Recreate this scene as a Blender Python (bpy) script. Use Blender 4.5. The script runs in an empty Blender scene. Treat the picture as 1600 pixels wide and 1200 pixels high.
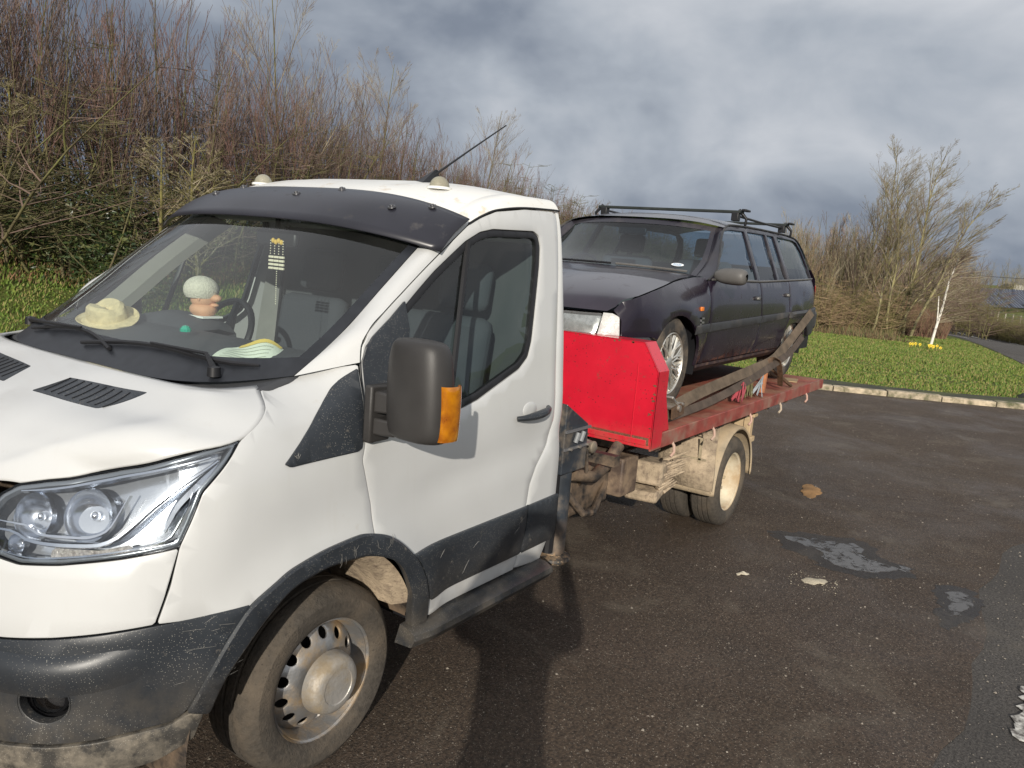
import bpy, bmesh, math, random
import numpy as np
from mathutils import Vector, Matrix, geometry
random.seed(7); RNG=np.random.default_rng(7)
S=bpy.context.scene; COL=S.collection
PI=math.pi
# ------------------------------------------------------------------ camera, sky, sun, exposure
CAM=np.array([-1.86798,-2.84049,1.88728]); YAW,PIT,ROL,FPX=0.98522,0.15866,0.08323,1240.944
_f=np.array([math.sin(YAW)*math.cos(PIT),math.cos(YAW)*math.cos(PIT),-math.sin(PIT)])
_r0=np.array([math.cos(YAW),-math.sin(YAW),0.]); _u0=np.cross(_r0,_f)
_r=math.cos(ROL)*_r0+math.sin(ROL)*_u0; _u=-math.sin(ROL)*_r0+math.cos(ROL)*_u0
cd=bpy.data.cameras.new('camera'); cam=bpy.data.objects.new('camera',cd); COL.objects.link(cam)
cd.sensor_fit='HORIZONTAL'; cd.sensor_width=36; cd.lens=36*FPX/1600; cd.clip_start=.02; cd.clip_end=3000
M=Matrix(((_r[0],_u[0],-_f[0],CAM[0]),(_r[1],_u[1],-_f[1],CAM[1]),(_r[2],_u[2],-_f[2],CAM[2]),(0,0,0,1)))
cam.matrix_world=M; S.camera=cam
SUN_AZ=math.radians(30.5); SUN_EL=math.radians(18.5)      # light travels towards +x,+y
S.view_settings.view_transform='Standard'; S.view_settings.look='None'; S.view_settings.exposure=-0.12; S.view_settings.gamma=1
W=bpy.data.worlds.new('World'); S.world=W; W.use_nodes=True
nt=W.node_tree; N=nt.nodes; L=nt.links; N.clear()
out=N.new('ShaderNodeOutputWorld'); bg=N.new('ShaderNodeBackground'); bg.inputs['Strength'].default_value=.1
L.new(bg.outputs[0],out.inputs[0])
sky=N.new('ShaderNodeTexSky'); sky.sky_type='NISHITA'; sky.sun_disc=False; sky.sun_elevation=SUN_EL
sd=(-math.cos(SUN_AZ),-math.sin(SUN_AZ)); sky.sun_rotation=math.atan2(sd[0],sd[1])
sky.altitude=50; sky.air_density=1.0; sky.dust_density=1.0
def wn(t,**k):
    n=N.new(t)
    for a,b in k.items(): setattr(n,a,b)
    return n
def wmath(op,a,b=None,c=None):
    n=wn('ShaderNodeMath',operation=op)
    for i,v in enumerate((a,b,c)):
        if v is None: continue
        if isinstance(v,(int,float)): n.inputs[i].default_value=v
        else: L.new(v,n.inputs[i])
    return n.outputs[0]
tc=wn('ShaderNodeTexCoord'); sp=wn('ShaderNodeSeparateXYZ'); L.new(tc.outputs['Generated'],sp.inputs[0])
zz=wmath('MAXIMUM',sp.outputs[2],0.0); den=wmath('ADD',zz,.75)
px=wmath('DIVIDE',sp.outputs[0],den); py=wmath('DIVIDE',sp.outputs[1],den)
cb=wn('ShaderNodeCombineXYZ'); L.new(px,cb.inputs[0]); L.new(py,cb.inputs[1]); L.new(zz,cb.inputs[2])
def noise(scale,det,rough,dist=0,off=(0,0,0)):
    mp=wn('ShaderNodeMapping'); mp.inputs['Location'].default_value=off; L.new(cb.outputs[0],mp.inputs[0])
    n=wn('ShaderNodeTexNoise'); n.inputs['Scale'].default_value=scale; n.inputs['Detail'].default_value=det
    n.inputs['Roughness'].default_value=rough; n.inputs['Distortion'].default_value=dist; L.new(mp.outputs[0],n.inputs[0]); return n.outputs[0]
n1=noise(2.1,5,.5,.3,(.6,11.3,0)); n2=noise(6.5,6,.55,.3,(.4,2.2,0))
ramp=wn('ShaderNodeValToRGB'); e=ramp.color_ramp.elements
shade=wmath('ADD',wmath('MULTIPLY',n1,.95),wmath('SUBTRACT',wmath('MULTIPLY',n2,.26),.125))
# broad weather: the cloud bank is heaviest low over the hedge (towards +x+y) and thinner, brighter overhead and towards -y
bank=wmath('ADD',wmath('MULTIPLY',wmath('MINIMUM',zz,.45),1.0),wmath('MULTIPLY',sp.outputs[1],-.13))
shade=wmath('ADD',shade,wmath('SUBTRACT',bank,.135))
L.new(shade,ramp.inputs[0])
e[0].position=.26; e[0].color=(1.9,2.25,2.9,1); e[1].position=.68; e[1].color=(7.4,7.6,8.0,1)
m=e.new(.36); m.color=(2.5,2.9,3.6,1); m=e.new(.49); m.color=(4.4,4.85,5.5,1)
gap=wn('ShaderNodeMapRange'); gap.inputs[1].default_value=.66; gap.inputs[2].default_value=.78
n3=noise(1.5,4,.5,.2,(7.7,3.4,0)); L.new(n3,gap.inputs[0])
mx=wn('ShaderNodeMix',data_type='RGBA'); L.new(gap.outputs[0],mx.inputs[0]); L.new(ramp.outputs[0],mx.inputs[6]); L.new(sky.outputs[0],mx.inputs[7])
L.new(mx.outputs[2],bg.inputs[0])
sl=bpy.data.lights.new('sun','SUN'); sl.energy=4.8; sl.angle=math.radians(.53); sl.color=(1,.93,.82)
so=bpy.data.objects.new('sun',sl); COL.objects.link(so)
sdv=Vector((math.cos(SUN_AZ)*math.cos(SUN_EL),math.sin(SUN_AZ)*math.cos(SUN_EL),-math.sin(SUN_EL)))
so.rotation_euler=sdv.to_track_quat('-Z','Y').to_euler(); so.location=(-8,-6,8)

# ------------------------------------------------------------------ helpers
def tag(o,label=None,cat=None,group=None,kind=None):
    for k,v in (('label',label),('category',cat),('group',group),('kind',kind)):
        if v: o[k]=v
    return o
def worldloc(o):
    v=np.zeros(3)
    while o is not None: v=v+np.array(o.location); o=o.parent
    return v
def empty(name,loc,label,cat,group=None):
    o=bpy.data.objects.new(name,None); o.empty_display_size=.2; COL.objects.link(o); o.location=loc
    return tag(o,label,cat,group)
class MB:
    def __init__(s): s.v=[];s.f=[];s.n=0
    def add(s,v,f):
        v=[tuple(map(float,p)) for p in v]; s.v+=v; s.f+=[tuple(int(i)+s.n for i in q) for q in f]; s.n+=len(v); return s
    def box(s,x0,x1,y0,y1,z0,z1,rz=0,ry=0,rx=0):
        c=Vector(((x0+x1)/2,(y0+y1)/2,(z0+z1)/2)); R=Matrix.Rotation(rz,3,'Z')@Matrix.Rotation(ry,3,'Y')@Matrix.Rotation(rx,3,'X')
        p=[c+R@Vector(((a-.5)*(x1-x0),(b-.5)*(y1-y0),(d-.5)*(z1-z0))) for d in (0,1) for b in (0,1) for a in (0,1)]
        return s.add(p,[(0,2,3,1),(4,5,7,6),(0,1,5,4),(2,6,7,3),(0,4,6,2),(1,3,7,5)])
    def tube(s,pts,r,n=8,cap=True):
        pts=[Vector(p) for p in pts]; rs=r if isinstance(r,(list,tuple)) else [r]*len(pts); V=[];F=[]
        up=None
        for i,p in enumerate(pts):
            d=(pts[min(i+1,len(pts)-1)]-pts[max(i-1,0)]).normalized()
            if up is None: up=d.orthogonal().normalized()
            up=(up-d*up.dot(d)).normalized(); b=d.cross(up)
            V+=[p+(up*math.cos(2*PI*k/n)+b*math.sin(2*PI*k/n))*rs[i] for k in range(n)]
        for i in range(len(pts)-1):
            F+=[(i*n+k,i*n+(k+1)%n,(i+1)*n+(k+1)%n,(i+1)*n+k) for k in range(n)]
        if cap: F+=[tuple(range(n))[::-1],tuple(range((len(pts)-1)*n,len(pts)*n))]
        return s.add(V,F)
    def grid(s,P,flip=False):
        P=np.asarray(P); a,b=P.shape[:2]
        F=[(i*b+j,i*b+j+1,(i+1)*b+j+1,(i+1)*b+j) for i in range(a-1) for j in range(b-1)]
        if flip: F=[q[::-1] for q in F]
        return s.add(P.reshape(-1,3),F)
    def lathe(s,prof,c,axis=(0,-1,0),n=48,a0=0,a1=2*PI,closed=False):
        # prof: (radius, distance along axis)
        ax=Vector(axis).normalized(); e1=Vector((0,0,1)); e1=(e1-ax*e1.dot(ax)).normalized() if abs(ax.z)<.9 else Vector((1,0,0)); e2=ax.cross(e1); c=Vector(c)
        full=abs(a1-a0-2*PI)<1e-6; m=n if full else n+1; V=[]
        for r,h in prof: V+=[c+ax*h+(e1*math.cos(a0+(a1-a0)*k/n)+e2*math.sin(a0+(a1-a0)*k/n))*r for k in range(m)]
        F=[];q=len(prof)
        for i in range(q if closed else q-1):
            j=(i+1)%q
            for k in range(n):
                k2=(k+1)%m; F.append((i*m+k,i*m+k2,j*m+k2,j*m+k))
        return s.add(V,F)
    def prism(s,poly,y0,y1,plane='xz'):
        n=len(poly); mp={'xz':lambda a,b,h:(a,h,b),'xy':lambda a,b,h:(a,b,h),'yz':lambda a,b,h:(h,a,b)}[plane]
        V=[mp(a,b,y0) for a,b in poly]+[mp(a,b,y1) for a,b in poly]
        return s.add(V,[tuple(range(n)),tuple(range(n,2*n))[::-1]]+[(i,i+n,(i+1)%n+n,(i+1)%n) for i in range(n)])
    def sphere(s,c,r,n=12,m=8,z0=-1,sc=(1,1,1)):
        P=[]
        for i in range(m+1):
            t=math.asin(z0)+(PI/2-math.asin(z0))*i/m
            P.append([(c[0]+sc[0]*r*math.cos(t)*math.cos(2*PI*k/n),c[1]+sc[1]*r*math.cos(t)*math.sin(2*PI*k/n),c[2]+sc[2]*r*math.sin(t)) for k in range(n+1)])
        return s.grid(P)
    def mirrored(s):
        o=MB(); o.v=[(a,-b,c) for a,b,c in s.v]; o.f=[q[::-1] for q in s.f]; o.n=s.n; return o
    def both(s):      # same part on both sides of the vehicle: build() then makes two objects
        s.two=True; return s
    def whole(s):     # both halves of one symmetric mesh
        m=s.mirrored(); return s.add(m.v,m.f)
    def build(s,name,mat,parent=None,smooth=True,bevel=0,sub=0,angle=35):
        if getattr(s,'two',False):
            s.two=False; m2=s.mirrored(); m2.keep=getattr(s,'keep',False); m2.build(name,mat,parent,smooth,bevel,sub,angle)
        me=bpy.data.meshes.new(name); off=worldloc(parent) if parent else np.zeros(3)
        me.from_pydata([tuple(np.array(p)-off) for p in s.v],[],s.f); me.validate()
        for mm in (mat if isinstance(mat,(list,tuple)) else [mat]): me.materials.append(mm)
        bm=bmesh.new(); bm.from_mesh(me); bmesh.ops.remove_doubles(bm,verts=bm.verts,dist=1e-5); bmesh.ops.recalc_face_normals(bm,faces=bm.faces) if not getattr(s,'keep',False) else None
        bm.to_mesh(me); bm.free()
        o=bpy.data.objects.new(name,me); COL.objects.link(o); o.parent=parent
        if smooth:
            me.shade_smooth()
            if not sub:
                try: me.set_sharp_from_angle(angle=math.radians(angle))
                except Exception: pass
        if bevel:
            b=o.modifiers.new('bevel','BEVEL'); b.width=bevel; b.segments=2; b.limit_method='ANGLE'; b.angle_limit=math.radians(40)
            b.harden_normals=False
        if sub:
            b=o.modifiers.new('sub','SUBSURF'); b.levels=sub; b.render_levels=sub
        return o
def bigmesh(name,V,F,mat,parent=None,kind=None,smooth=False,mi=None):
    V=np.asarray(V,dtype=np.float32); F=np.asarray(F,dtype=np.int32); k=F.shape[1]
    me=bpy.data.meshes.new(name); me.vertices.add(len(V)); me.vertices.foreach_set('co',V.ravel())
    me.loops.add(F.size); me.loops.foreach_set('vertex_index',F.ravel())
    me.polygons.add(len(F)); me.polygons.foreach_set('loop_start',np.arange(0,F.size,k,dtype=np.int32)); me.polygons.foreach_set('loop_total',np.full(len(F),k,dtype=np.int32))
    for mm in (mat if isinstance(mat,(list,tuple)) else [mat]): me.materials.append(mm)
    if mi is not None: me.polygons.foreach_set('material_index',np.asarray(mi,dtype=np.int32))
    me.update(calc_edges=True)
    if smooth: me.shade_smooth()
    o=bpy.data.objects.new(name,me); COL.objects.link(o); o.parent=parent
    if kind: o['kind']=kind
    return o
# ---- polygon tools
def densify(p,h):
    o=[];n=len(p)
    for i in range(n):
        a=np.array(p[i],float);b=np.array(p[(i+1)%n],float);k=max(1,int(math.ceil(np.linalg.norm(b-a)/h)))
        o+=[tuple(a+(b-a)*j/k) for j in range(k)]
    return o
def chaikin(p,it=1):
    for _ in range(it):
        q=[];n=len(p)
        for i in range(n):
            a=np.array(p[i]);b=np.array(p[(i+1)%n]); q+=[tuple(a*.75+b*.25),tuple(a*.25+b*.75)]
        p=q
    return p
def area(p): return .5*sum(p[i][0]*p[(i+1)%len(p)][1]-p[(i+1)%len(p)][0]*p[i][1] for i in range(len(p)))
def inset(p,d):
    n=len(p);P=np.array(p);a=np.roll(P,1,0);b=np.roll(P,-1,0)
    t1=P-a;t2=b-P;t1/=np.maximum(np.linalg.norm(t1,axis=1,keepdims=True),1e-9);t2/=np.maximum(np.linalg.norm(t2,axis=1,keepdims=True),1e-9)
    n1=np.stack([-t1[:,1],t1[:,0]],1);n2=np.stack([-t2[:,1],t2[:,0]],1);m=n1+n2;m/=np.maximum(np.linalg.norm(m,axis=1,keepdims=True),1e-9)
    c=np.clip((m*n1).sum(1),.5,1)[:,None]
    return [tuple(q) for q in P+m*d/c]
def inside(px,py,poly):
    P=np.array(poly);x0,y0=P[:,0],P[:,1];x1,y1=np.roll(x0,-1),np.roll(y0,-1); r=np.zeros(len(px),bool)
    for a,b,c,d in zip(x0,y0,x1,y1):
        if b==d: continue
        cnd=((b>py)!=(d>py))&(px<(c-a)*(py-b)/(d-b)+a); r^=cnd
    return r
def panel_mb(poly,f,h=.05,t=.02,lift=0.,holes=(),gap=.0025,rnd=.03,edge=.003,mb=None,shift=None):
    """sheet-metal panel: outline (u,v) on surface f, rolled edge of depth t"""
    def prep(p,d,r):
        p=[tuple(q) for q in p]
        if area(p)<0: p=p[::-1]
        p=densify(p,r if r else h)
        if r: p=chaikin(p,1)
        p=inset(p,d) if d else p
        return p
    outer=prep(poly,gap,rnd); hl=[prep(q,-gap,rnd) for q in holes]
    loops=[outer]+[q[::-1] for q in hl]
    in1=[inset(q,edge) for q in loops]
    P=np.array(outer); x0,y0=P.min(0);x1,y1=P.max(0)
    gx,gy=np.meshgrid(np.arange(x0+h*.5,x1,h),np.arange(y0+h*.5,y1,h)); gx=gx.ravel()+(RNG.random(gx.size)-.5)*h*.02; gy=gy.ravel()+(RNG.random(gy.size)-.5)*h*.02
    k=inside(gx,gy,in1[0])
    for q in in1[1:]: k&=~inside(gx,gy,q)
    gx,gy=gx[k],gy[k]; al=np.array([q for l in in1 for q in l])
    if len(gx):
        dmin=np.min(np.hypot(gx[:,None]-al[None,:,0],gy[:,None]-al[None,:,1]),axis=1); k=dmin>h*.38; gx,gy=gx[k],gy[k]
    verts=[Vector(q) for q in al]+[Vector((a,b)) for a,b in zip(gx,gy)]
    edges=[];i=0
    for l in in1:
        n=len(l); edges+=[(i+j,i+(j+1)%n) for j in range(n)]; i+=n
    R=geometry.delaunay_2d_cdt(verts,edges,[],0,1e-7)
    uv=np.array([tuple(v) for v in R[0]]); tri=np.array([t_ for t_ in R[2] if len(t_)==3])
    c=uv[tri].mean(1); k=inside(c[:,0],c[:,1],in1[0])
    for q in in1[1:]: k&=~inside(c[:,0],c[:,1],q)
    tri=tri[k]
    a_=uv[tri]; cr=(a_[:,1,0]-a_[:,0,0])*(a_[:,2,1]-a_[:,0,1])-(a_[:,1,1]-a_[:,0,1])*(a_[:,2,0]-a_[:,0,0]); tri[cr<0]=tri[cr<0][:,::-1]
    tri=tri[np.abs(cr)>1e-12]
    def pos(uv_,hh):
        uv_=np.array(uv_);u,v=uv_[:,0],uv_[:,1];e=1.5e-3
        p=f(u,v);n=np.cross(f(u+e,v)-f(u-e,v),f(u,v+e)-f(u,v-e)); n/=np.maximum(np.linalg.norm(n,axis=1,keepdims=True),1e-12)
        return p+n*(hh+lift)
    mb=mb or MB(); V=list(pos(uv,0)); F=[tuple(t_) for t_ in tri]
    base=len(V)
    for l,q in zip(loops,in1):
        n=len(l); A=pos(q,0);B=pos(l,-.5*edge);C=pos(l,-t); i=len(V); V+=list(A)+list(B)+list(C)
        for r_ in (0,1):
            F+=[(i+r_*n+j,i+(r_+1)*n+j,i+(r_+1)*n+(j+1)%n,i+r_*n+(j+1)%n) for j in range(n)]
    mb.add(V,F); mb.keep=True
    return mb
def panel(name,poly,f,mat,parent=None,mirror=False,both=False,**k):
    mb=panel_mb(poly,f,**k)
    if mirror: m=mb.mirrored(); m.keep=True; mb=m
    if both: mb.both()
    return mb.build(name,mat,parent,angle=30)
def spl(pts,t):
    """catmull-rom through points, t in 0..1 by chord length"""
    P=np.array(pts,float);d=np.concatenate([[0],np.cumsum(np.linalg.norm(np.diff(P,axis=0),axis=1))]);d/=d[-1]
    t=np.asarray(t,float);return np.stack([_pch(d,P[:,k])(t) for k in range(P.shape[1])],-1)
# ------------------------------------------------------------------ materials
MC={}
def mat(name,col,rough=.5,metal=0,var=0,vscale=8,bump=0,bscale=60,dirt=None,damt=.5,dscale=3,spec=.5,coat=0,trans=0,emit=None,speck=None,spamt=.6,spscale=120,low=None,streak=0,ior=1.45):
    if name in MC: return MC[name]
    m=bpy.data.materials.new(name); m.use_nodes=True; nt=m.node_tree; N=nt.nodes; L=nt.links; b=N['Principled BSDF']
    c=tuple(col)+(1,)
    b.inputs['Base Color'].default_value=c; b.inputs['Roughness'].default_value=rough; b.inputs['Metallic'].default_value=metal
    b.inputs['Specular IOR Level'].default_value=spec; b.inputs['Coat Weight'].default_value=coat; b.inputs['Coat Roughness'].default_value=.06
    b.inputs['Transmission Weight'].default_value=trans; b.inputs['IOR'].default_value=ior
    if emit: b.inputs['Emission Color'].default_value=tuple(emit[:3])+(1,); b.inputs['Emission Strength'].default_value=emit[3]
    tc=N.new('ShaderNodeTexCoord'); cur=None; rcur=None
    def nz(scale,det=4,rough_=.55,vec=None):
        n=N.new('ShaderNodeTexNoise'); n.inputs['Scale'].default_value=scale; n.inputs['Detail'].default_value=det; n.inputs['Roughness'].default_value=rough_
        L.new(vec or tc.outputs['Object'],n.inputs['Vector']); return n.outputs[0]
    def mr(x,a,b_,c_=0,d=1):
        n=N.new('ShaderNodeMapRange'); L.new(x,n.inputs[0]); n.inputs[1].default_value=a; n.inputs[2].default_value=b_; n.inputs[3].default_value=c_; n.inputs[4].default_value=d; return n.outputs[0]
    def mix(f,a,b_):
        n=N.new('ShaderNodeMix'); n.data_type='RGBA'
        if isinstance(f,float): n.inputs[0].default_value=f
        else: L.new(f,n.inputs[0])
        for s_,v in ((6,a),(7,b_)):
            if isinstance(v,tuple): n.inputs[s_].default_value=v
            else: L.new(v,n.inputs[s_])
        return n.outputs[2]
    def mul(a,b_):
        n=N.new('ShaderNodeMath'); n.operation='MULTIPLY'; L.new(a,n.inputs[0])
        if isinstance(b_,(int,float)): n.inputs[1].default_value=b_
        else: L.new(b_,n.inputs[1])
        return n.outputs[0]
    cur=c
    if var:
        v=mr(nz(vscale),.3,.7); cur=mix(v,tuple(x*(1-var) for x in col)+(1,),tuple(min(1,x*(1+var)) for x in col)+(1,))
    masks=[]
    if dirt:
        d=mr(nz(dscale,8,.65),.62-damt*.35,.80-damt*.30); masks.append((d,dirt))
    if streak:
        mp=N.new('ShaderNodeMapping'); mp.inputs['Scale'].default_value=(14,14,1.2); L.new(tc.outputs['Object'],mp.inputs[0])
        masks.append((mul(mr(nz(2.2,5,.6,mp.outputs[0]),.58,.75),streak),dirt or (.3,.25,.2)))
    if low:   # mud film that thickens towards the ground: (z_full, z_none, colour, strength)
        sp=N.new('ShaderNodeSeparateXYZ'); L.new(tc.outputs['Object'],sp.inputs[0])
        a=mr(sp.outputs[2],low[1],low[0]); g=mr(nz(9,8,.7),.35,.62); masks.append((mul(mul(a,g),low[3]),low[2]))
    if speck:
        vo=N.new('ShaderNodeTexVoronoi'); vo.inputs['Scale'].default_value=spscale; L.new(tc.outputs['Object'],vo.inputs['Vector'])
        a=mr(vo.outputs[0],.12,.2,1,0); g=mr(nz(6,3),.5-.3*spamt,.6); masks.append((mul(mul(a,g),.8),speck))
    for f_,dc in masks: cur=mix(f_,cur,tuple(dc)+(1,))
    if not isinstance(cur,tuple): L.new(cur,b.inputs['Base Color'])
    if masks:
        r_=N.new('ShaderNodeMix'); r_.data_type='FLOAT'; L.new(masks[0][0],r_.inputs[0]); r_.inputs[2].default_value=rough; r_.inputs[3].default_value=max(rough,.8); L.new(r_.outputs[0],b.inputs['Roughness'])
    if bump:
        bn=N.new('ShaderNodeBump'); bn.inputs['Strength'].default_value=min(1,bump); bn.inputs['Distance'].default_value=.01*max(1,bump); L.new(nz(bscale,6,.65),bn.inputs['Height']); L.new(bn.outputs[0],b.inputs['Normal'])
    MC[name]=m; return m
def glass(name,tint=(.75,.85,.85),refl=1.0,rough=.01,haze=0.0):
    m=bpy.data.materials.new(name); m.use_nodes=True; nt=m.node_tree; N=nt.nodes; L=nt.links; N.clear()
    o=N.new('ShaderNodeOutputMaterial'); t=N.new('ShaderNodeBsdfTransparent'); t.inputs[0].default_value=tuple(tint)+(1,)
    g=N.new('ShaderNodeBsdfGlossy'); g.inputs['Roughness'].default_value=rough; lw=N.new('ShaderNodeLayerWeight'); lw.inputs[0].default_value=.5; pw=N.new('ShaderNodeMath'); pw.operation='POWER'; pw.inputs[1].default_value=5; L.new(lw.outputs['Facing'],pw.inputs[0]); fr=N.new('ShaderNodeMath'); fr.operation='MULTIPLY_ADD'; fr.inputs[1].default_value=.93; fr.inputs[2].default_value=.07; L.new(pw.outputs[0],fr.inputs[0])
    mm=N.new('ShaderNodeMath'); mm.operation='MULTIPLY'; mm.inputs[1].default_value=refl; mm.use_clamp=True; L.new(fr.outputs[0],mm.inputs[0])
    x=N.new('ShaderNodeMixShader'); L.new(mm.outputs[0],x.inputs[0]); L.new(t.outputs[0],x.inputs[1]); L.new(g.outputs[0],x.inputs[2]); last=x.outputs[0]
    if haze:   # film of dust on the pane
        d=N.new('ShaderNodeBsdfDiffuse'); d.inputs[0].default_value=(.55,.55,.52,1); tc=N.new('ShaderNodeTexCoord'); nz=N.new('ShaderNodeTexNoise'); nz.inputs['Scale'].default_value=4; nz.inputs['Detail'].default_value=8
        L.new(tc.outputs['Object'],nz.inputs[0]); mr=N.new('ShaderNodeMapRange'); L.new(nz.outputs[0],mr.inputs[0]); mr.inputs[1].default_value=.3; mr.inputs[2].default_value=.8; mr.inputs[3].default_value=haze*.5; mr.inputs[4].default_value=haze*1.3
        y=N.new('ShaderNodeMixShader'); L.new(mr.outputs[0],y.inputs[0]); L.new(last,y.inputs[1]); L.new(d.outputs[0],y.inputs[2]); last=y.outputs[0]
    L.new(last,o.inputs[0]); return m
MUD=(.42,.31,.19)
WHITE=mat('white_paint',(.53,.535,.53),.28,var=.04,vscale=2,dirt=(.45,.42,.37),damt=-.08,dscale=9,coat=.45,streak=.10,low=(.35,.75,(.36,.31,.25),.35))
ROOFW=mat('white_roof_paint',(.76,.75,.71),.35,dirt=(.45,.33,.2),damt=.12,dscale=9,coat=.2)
BLKP=mat('dark_grey_plastic',(.024,.028,.034),.38,var=.25,vscale=3,dirt=(.25,.22,.18),damt=-.05,dscale=22,speck=(.40,.38,.33),spamt=.5,spscale=170,low=(.30,.70,(.20,.165,.12),.5))
VISP=mat('smoked_visor_plastic',(.020,.020,.027),.32,var=.15,vscale=5,dirt=(.07,.065,.065),damt=.05,dscale=12)
MIRP=mat('mirror_plastic',(.032,.030,.029),.45,var=.15,bump=.12,bscale=300)
BLACK=mat('black_trim',(.012,.012,.014),.45)
INT=mat('interior_dark',(.045,.047,.052),.7,var=.15)
INTL=mat('interior_light',(.42,.42,.39),.7,var=.1)
SEAT=mat('seat_fabric',(.05,.055,.065),.9,bump=.3,bscale=200)
CHROME=mat('chrome',(.85,.86,.88),.12,1)
LAMPG=mat('lamp_chrome',(.62,.65,.70),.22,1)
LAMPD=mat('lamp_dark',(.60,.63,.67),.22,.7,bump=.05,bscale=30)
RUB=mat('tyre_rubber',(.062,.053,.043),.85,var=.30,vscale=55,dirt=(.115,.092,.068),damt=.5,dscale=5,bump=.6,bscale=110,speck=(.03,.026,.022),spamt=.6,spscale=60)
RUBC=mat('car_tyre_rubber',(.03,.028,.027),.8,var=.3,dirt=(.14,.11,.08),damt=.5,dscale=6,bump=.4,bscale=80)
RIM=mat('steel_rim',(.36,.36,.36),.42,.75,var=.15,dirt=(.40,.30,.19),damt=.6,dscale=9,bump=.25,bscale=60)
RIMW=mat('mud_cream_rim',(.56,.50,.38),.7,var=.15,dirt=MUD,damt=.6,dscale=5,bump=.3)
ALLOY=mat('alloy_wheel',(.62,.60,.55),.35,.8,dirt=(.3,.24,.17),damt=.35,dscale=20)
RED=mat('red_paint',(.55,.012,.03),.30,var=.08,dirt=(.16,.05,.035),damt=.05,dscale=22,coat=.4,speck=(.05,.02,.02),spamt=.25,spscale=45,low=(.89,1.02,(.34,.16,.11),.4))
DECK=mat('worn_red_deck',(.27,.07,.045),.65,var=.35,vscale=6,dirt=(.30,.16,.10),damt=.55,dscale=4,bump=.4,bscale=50)
MUDM=mat('caked_mud',(.38,.30,.21),.9,var=.25,vscale=14,dirt=(.16,.12,.09),damt=.35,dscale=18,bump=.8,bscale=45,speck=(.10,.08,.06),spamt=.8,spscale=70)
MUDW=mat('muddy_steel',(.40,.33,.22),.85,var=.3,vscale=10,dirt=(.12,.10,.08),damt=.35,dscale=9,bump=.5,bscale=50)
CHAS=mat('chassis_black',(.035,.03,.027),.6,var=.4,dirt=(.17,.12,.08),damt=.6,dscale=8,bump=.4)
CRANE=mat('crane_black',(.03,.036,.045),.4,var=.3,dirt=(.16,.13,.10),damt=.35,dscale=7,low=(.36,.6,(.40,.26,.15),.7))
CARP=mat('aubergine_paint',(.013,.0085,.017),.26,var=.25,vscale=3,dirt=(.035,.028,.035),damt=.1,dscale=9,coat=.32,low=(.2,.55,(.06,.045,.045),.5))
CARD=mat('car_black_trim',(.03,.03,.032),.5,var=.2,dirt=(.1,.09,.08),damt=.3)
CARM=mat('car_mirror_grey',(.10,.095,.09),.5,var=.15)
AMBER=mat('amber_lens',(.95,.25,.005),.10,trans=.55,coat=1,var=.45,vscale=25,bump=.15,bscale=25,spec=.8)
RUST=mat('rusty_strap_hardware',(.13,.08,.05),.7,.4,var=.4,vscale=40)
STEEL=mat('bare_steel',(.55,.52,.48),.4,.9,dirt=(.25,.17,.1),damt=.4,dscale=30)
STRAP=mat('faded_webbing',(.115,.085,.058),.9,var=.35,vscale=12,bump=.5,bscale=200)
GL=glass('windscreen_glass',(.86,.93,.92),1.1,.01,.022)
GLS=glass('side_glass',(.75,.85,.83),1.0,.01,.012)
GLC=glass('car_glass',(.40,.52,.60),.9,.015,.006)
GLL=glass('lamp_glass',(.93,.95,.97),1.8,.02)
GLN=glass('car_lamp_glass',(.85,.86,.84),1.5,.05,.12)
PL=np.array([(-1.03,0),(-1.028,-.15),(-1.018,-.32),(-.99,-.48),(-.94,-.63),(-.865,-.76),(-.76,-.87),(-.62,-.95),(-.45,-.995),(-.25,-1.015),(0,-1.02)])
def _pch(x,y):
    x=np.array(x,float);y=np.array(y,float);h=np.diff(x);d=np.diff(y)/h;m=np.zeros(len(x))
    m[1:-1]=[0 if a*b<=0 else 2*a*b/(a+b) for a,b in zip(d[:-1],d[1:])];m[0]=d[0];m[-1]=d[-1]
    def f(t):
        t=np.asarray(t,float);tt=np.clip(t,x[0],x[-1]);i=np.clip(np.searchsorted(x,tt)-1,0,len(x)-2);u=(tt-x[i])/h[i]
        r=(1+2*u)*(1-u)**2*y[i]+u*(1-u)**2*h[i]*m[i]+u*u*(3-2*u)*y[i+1]+u*u*(u-1)*h[i]*m[i+1]
        return r+np.where(t<x[0],(t-x[0])*m[0],0)+np.where(t>x[-1],(t-x[-1])*m[-1],0)
    return f
_l=np.concatenate([[0],np.cumsum(np.hypot(*np.diff(PL,axis=0).T))]); S0=-_l[-1]
_px=_pch(_l+S0,PL[:,0]); _py=_pch(_l+S0,PL[:,1])
def plan(s):
    s=np.asarray(s,float); return np.where(s<0,_px(s),s), np.where(s<0,_py(s),-1.02)
OS=_pch([.15,.3,.5,.7,.9,1.1,1.25,1.36,1.5,1.7,1.9,2.05,2.13,2.2,2.24],[-.05,-.03,-.012,0,0,-.004,-.010,-.020,-.032,-.055,-.082,-.110,-.14,-.19,-.26])
OF=_pch([.15,.3,.45,.6,.75,.9,1.0,1.1,1.2,1.3,1.4,1.5],[-.10,-.04,0,0,-.02,-.045,-.07,-.115,-.19,-.31,-.47,-.65])
OB=_pch([.15,.5,.9,1.1,1.2,1.28,1.34,1.38,1.41,1.45,1.5],[-.05,-.012,0,-.006,-.022,-.05,-.095,-.16,-.25,-.38,-.55])  # front wing rounding into the bonnet
def sm(a,b,t):
    t=np.clip((np.asarray(t,float)-a)/(b-a),0,1); return t*t*(3-2*t)
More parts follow.
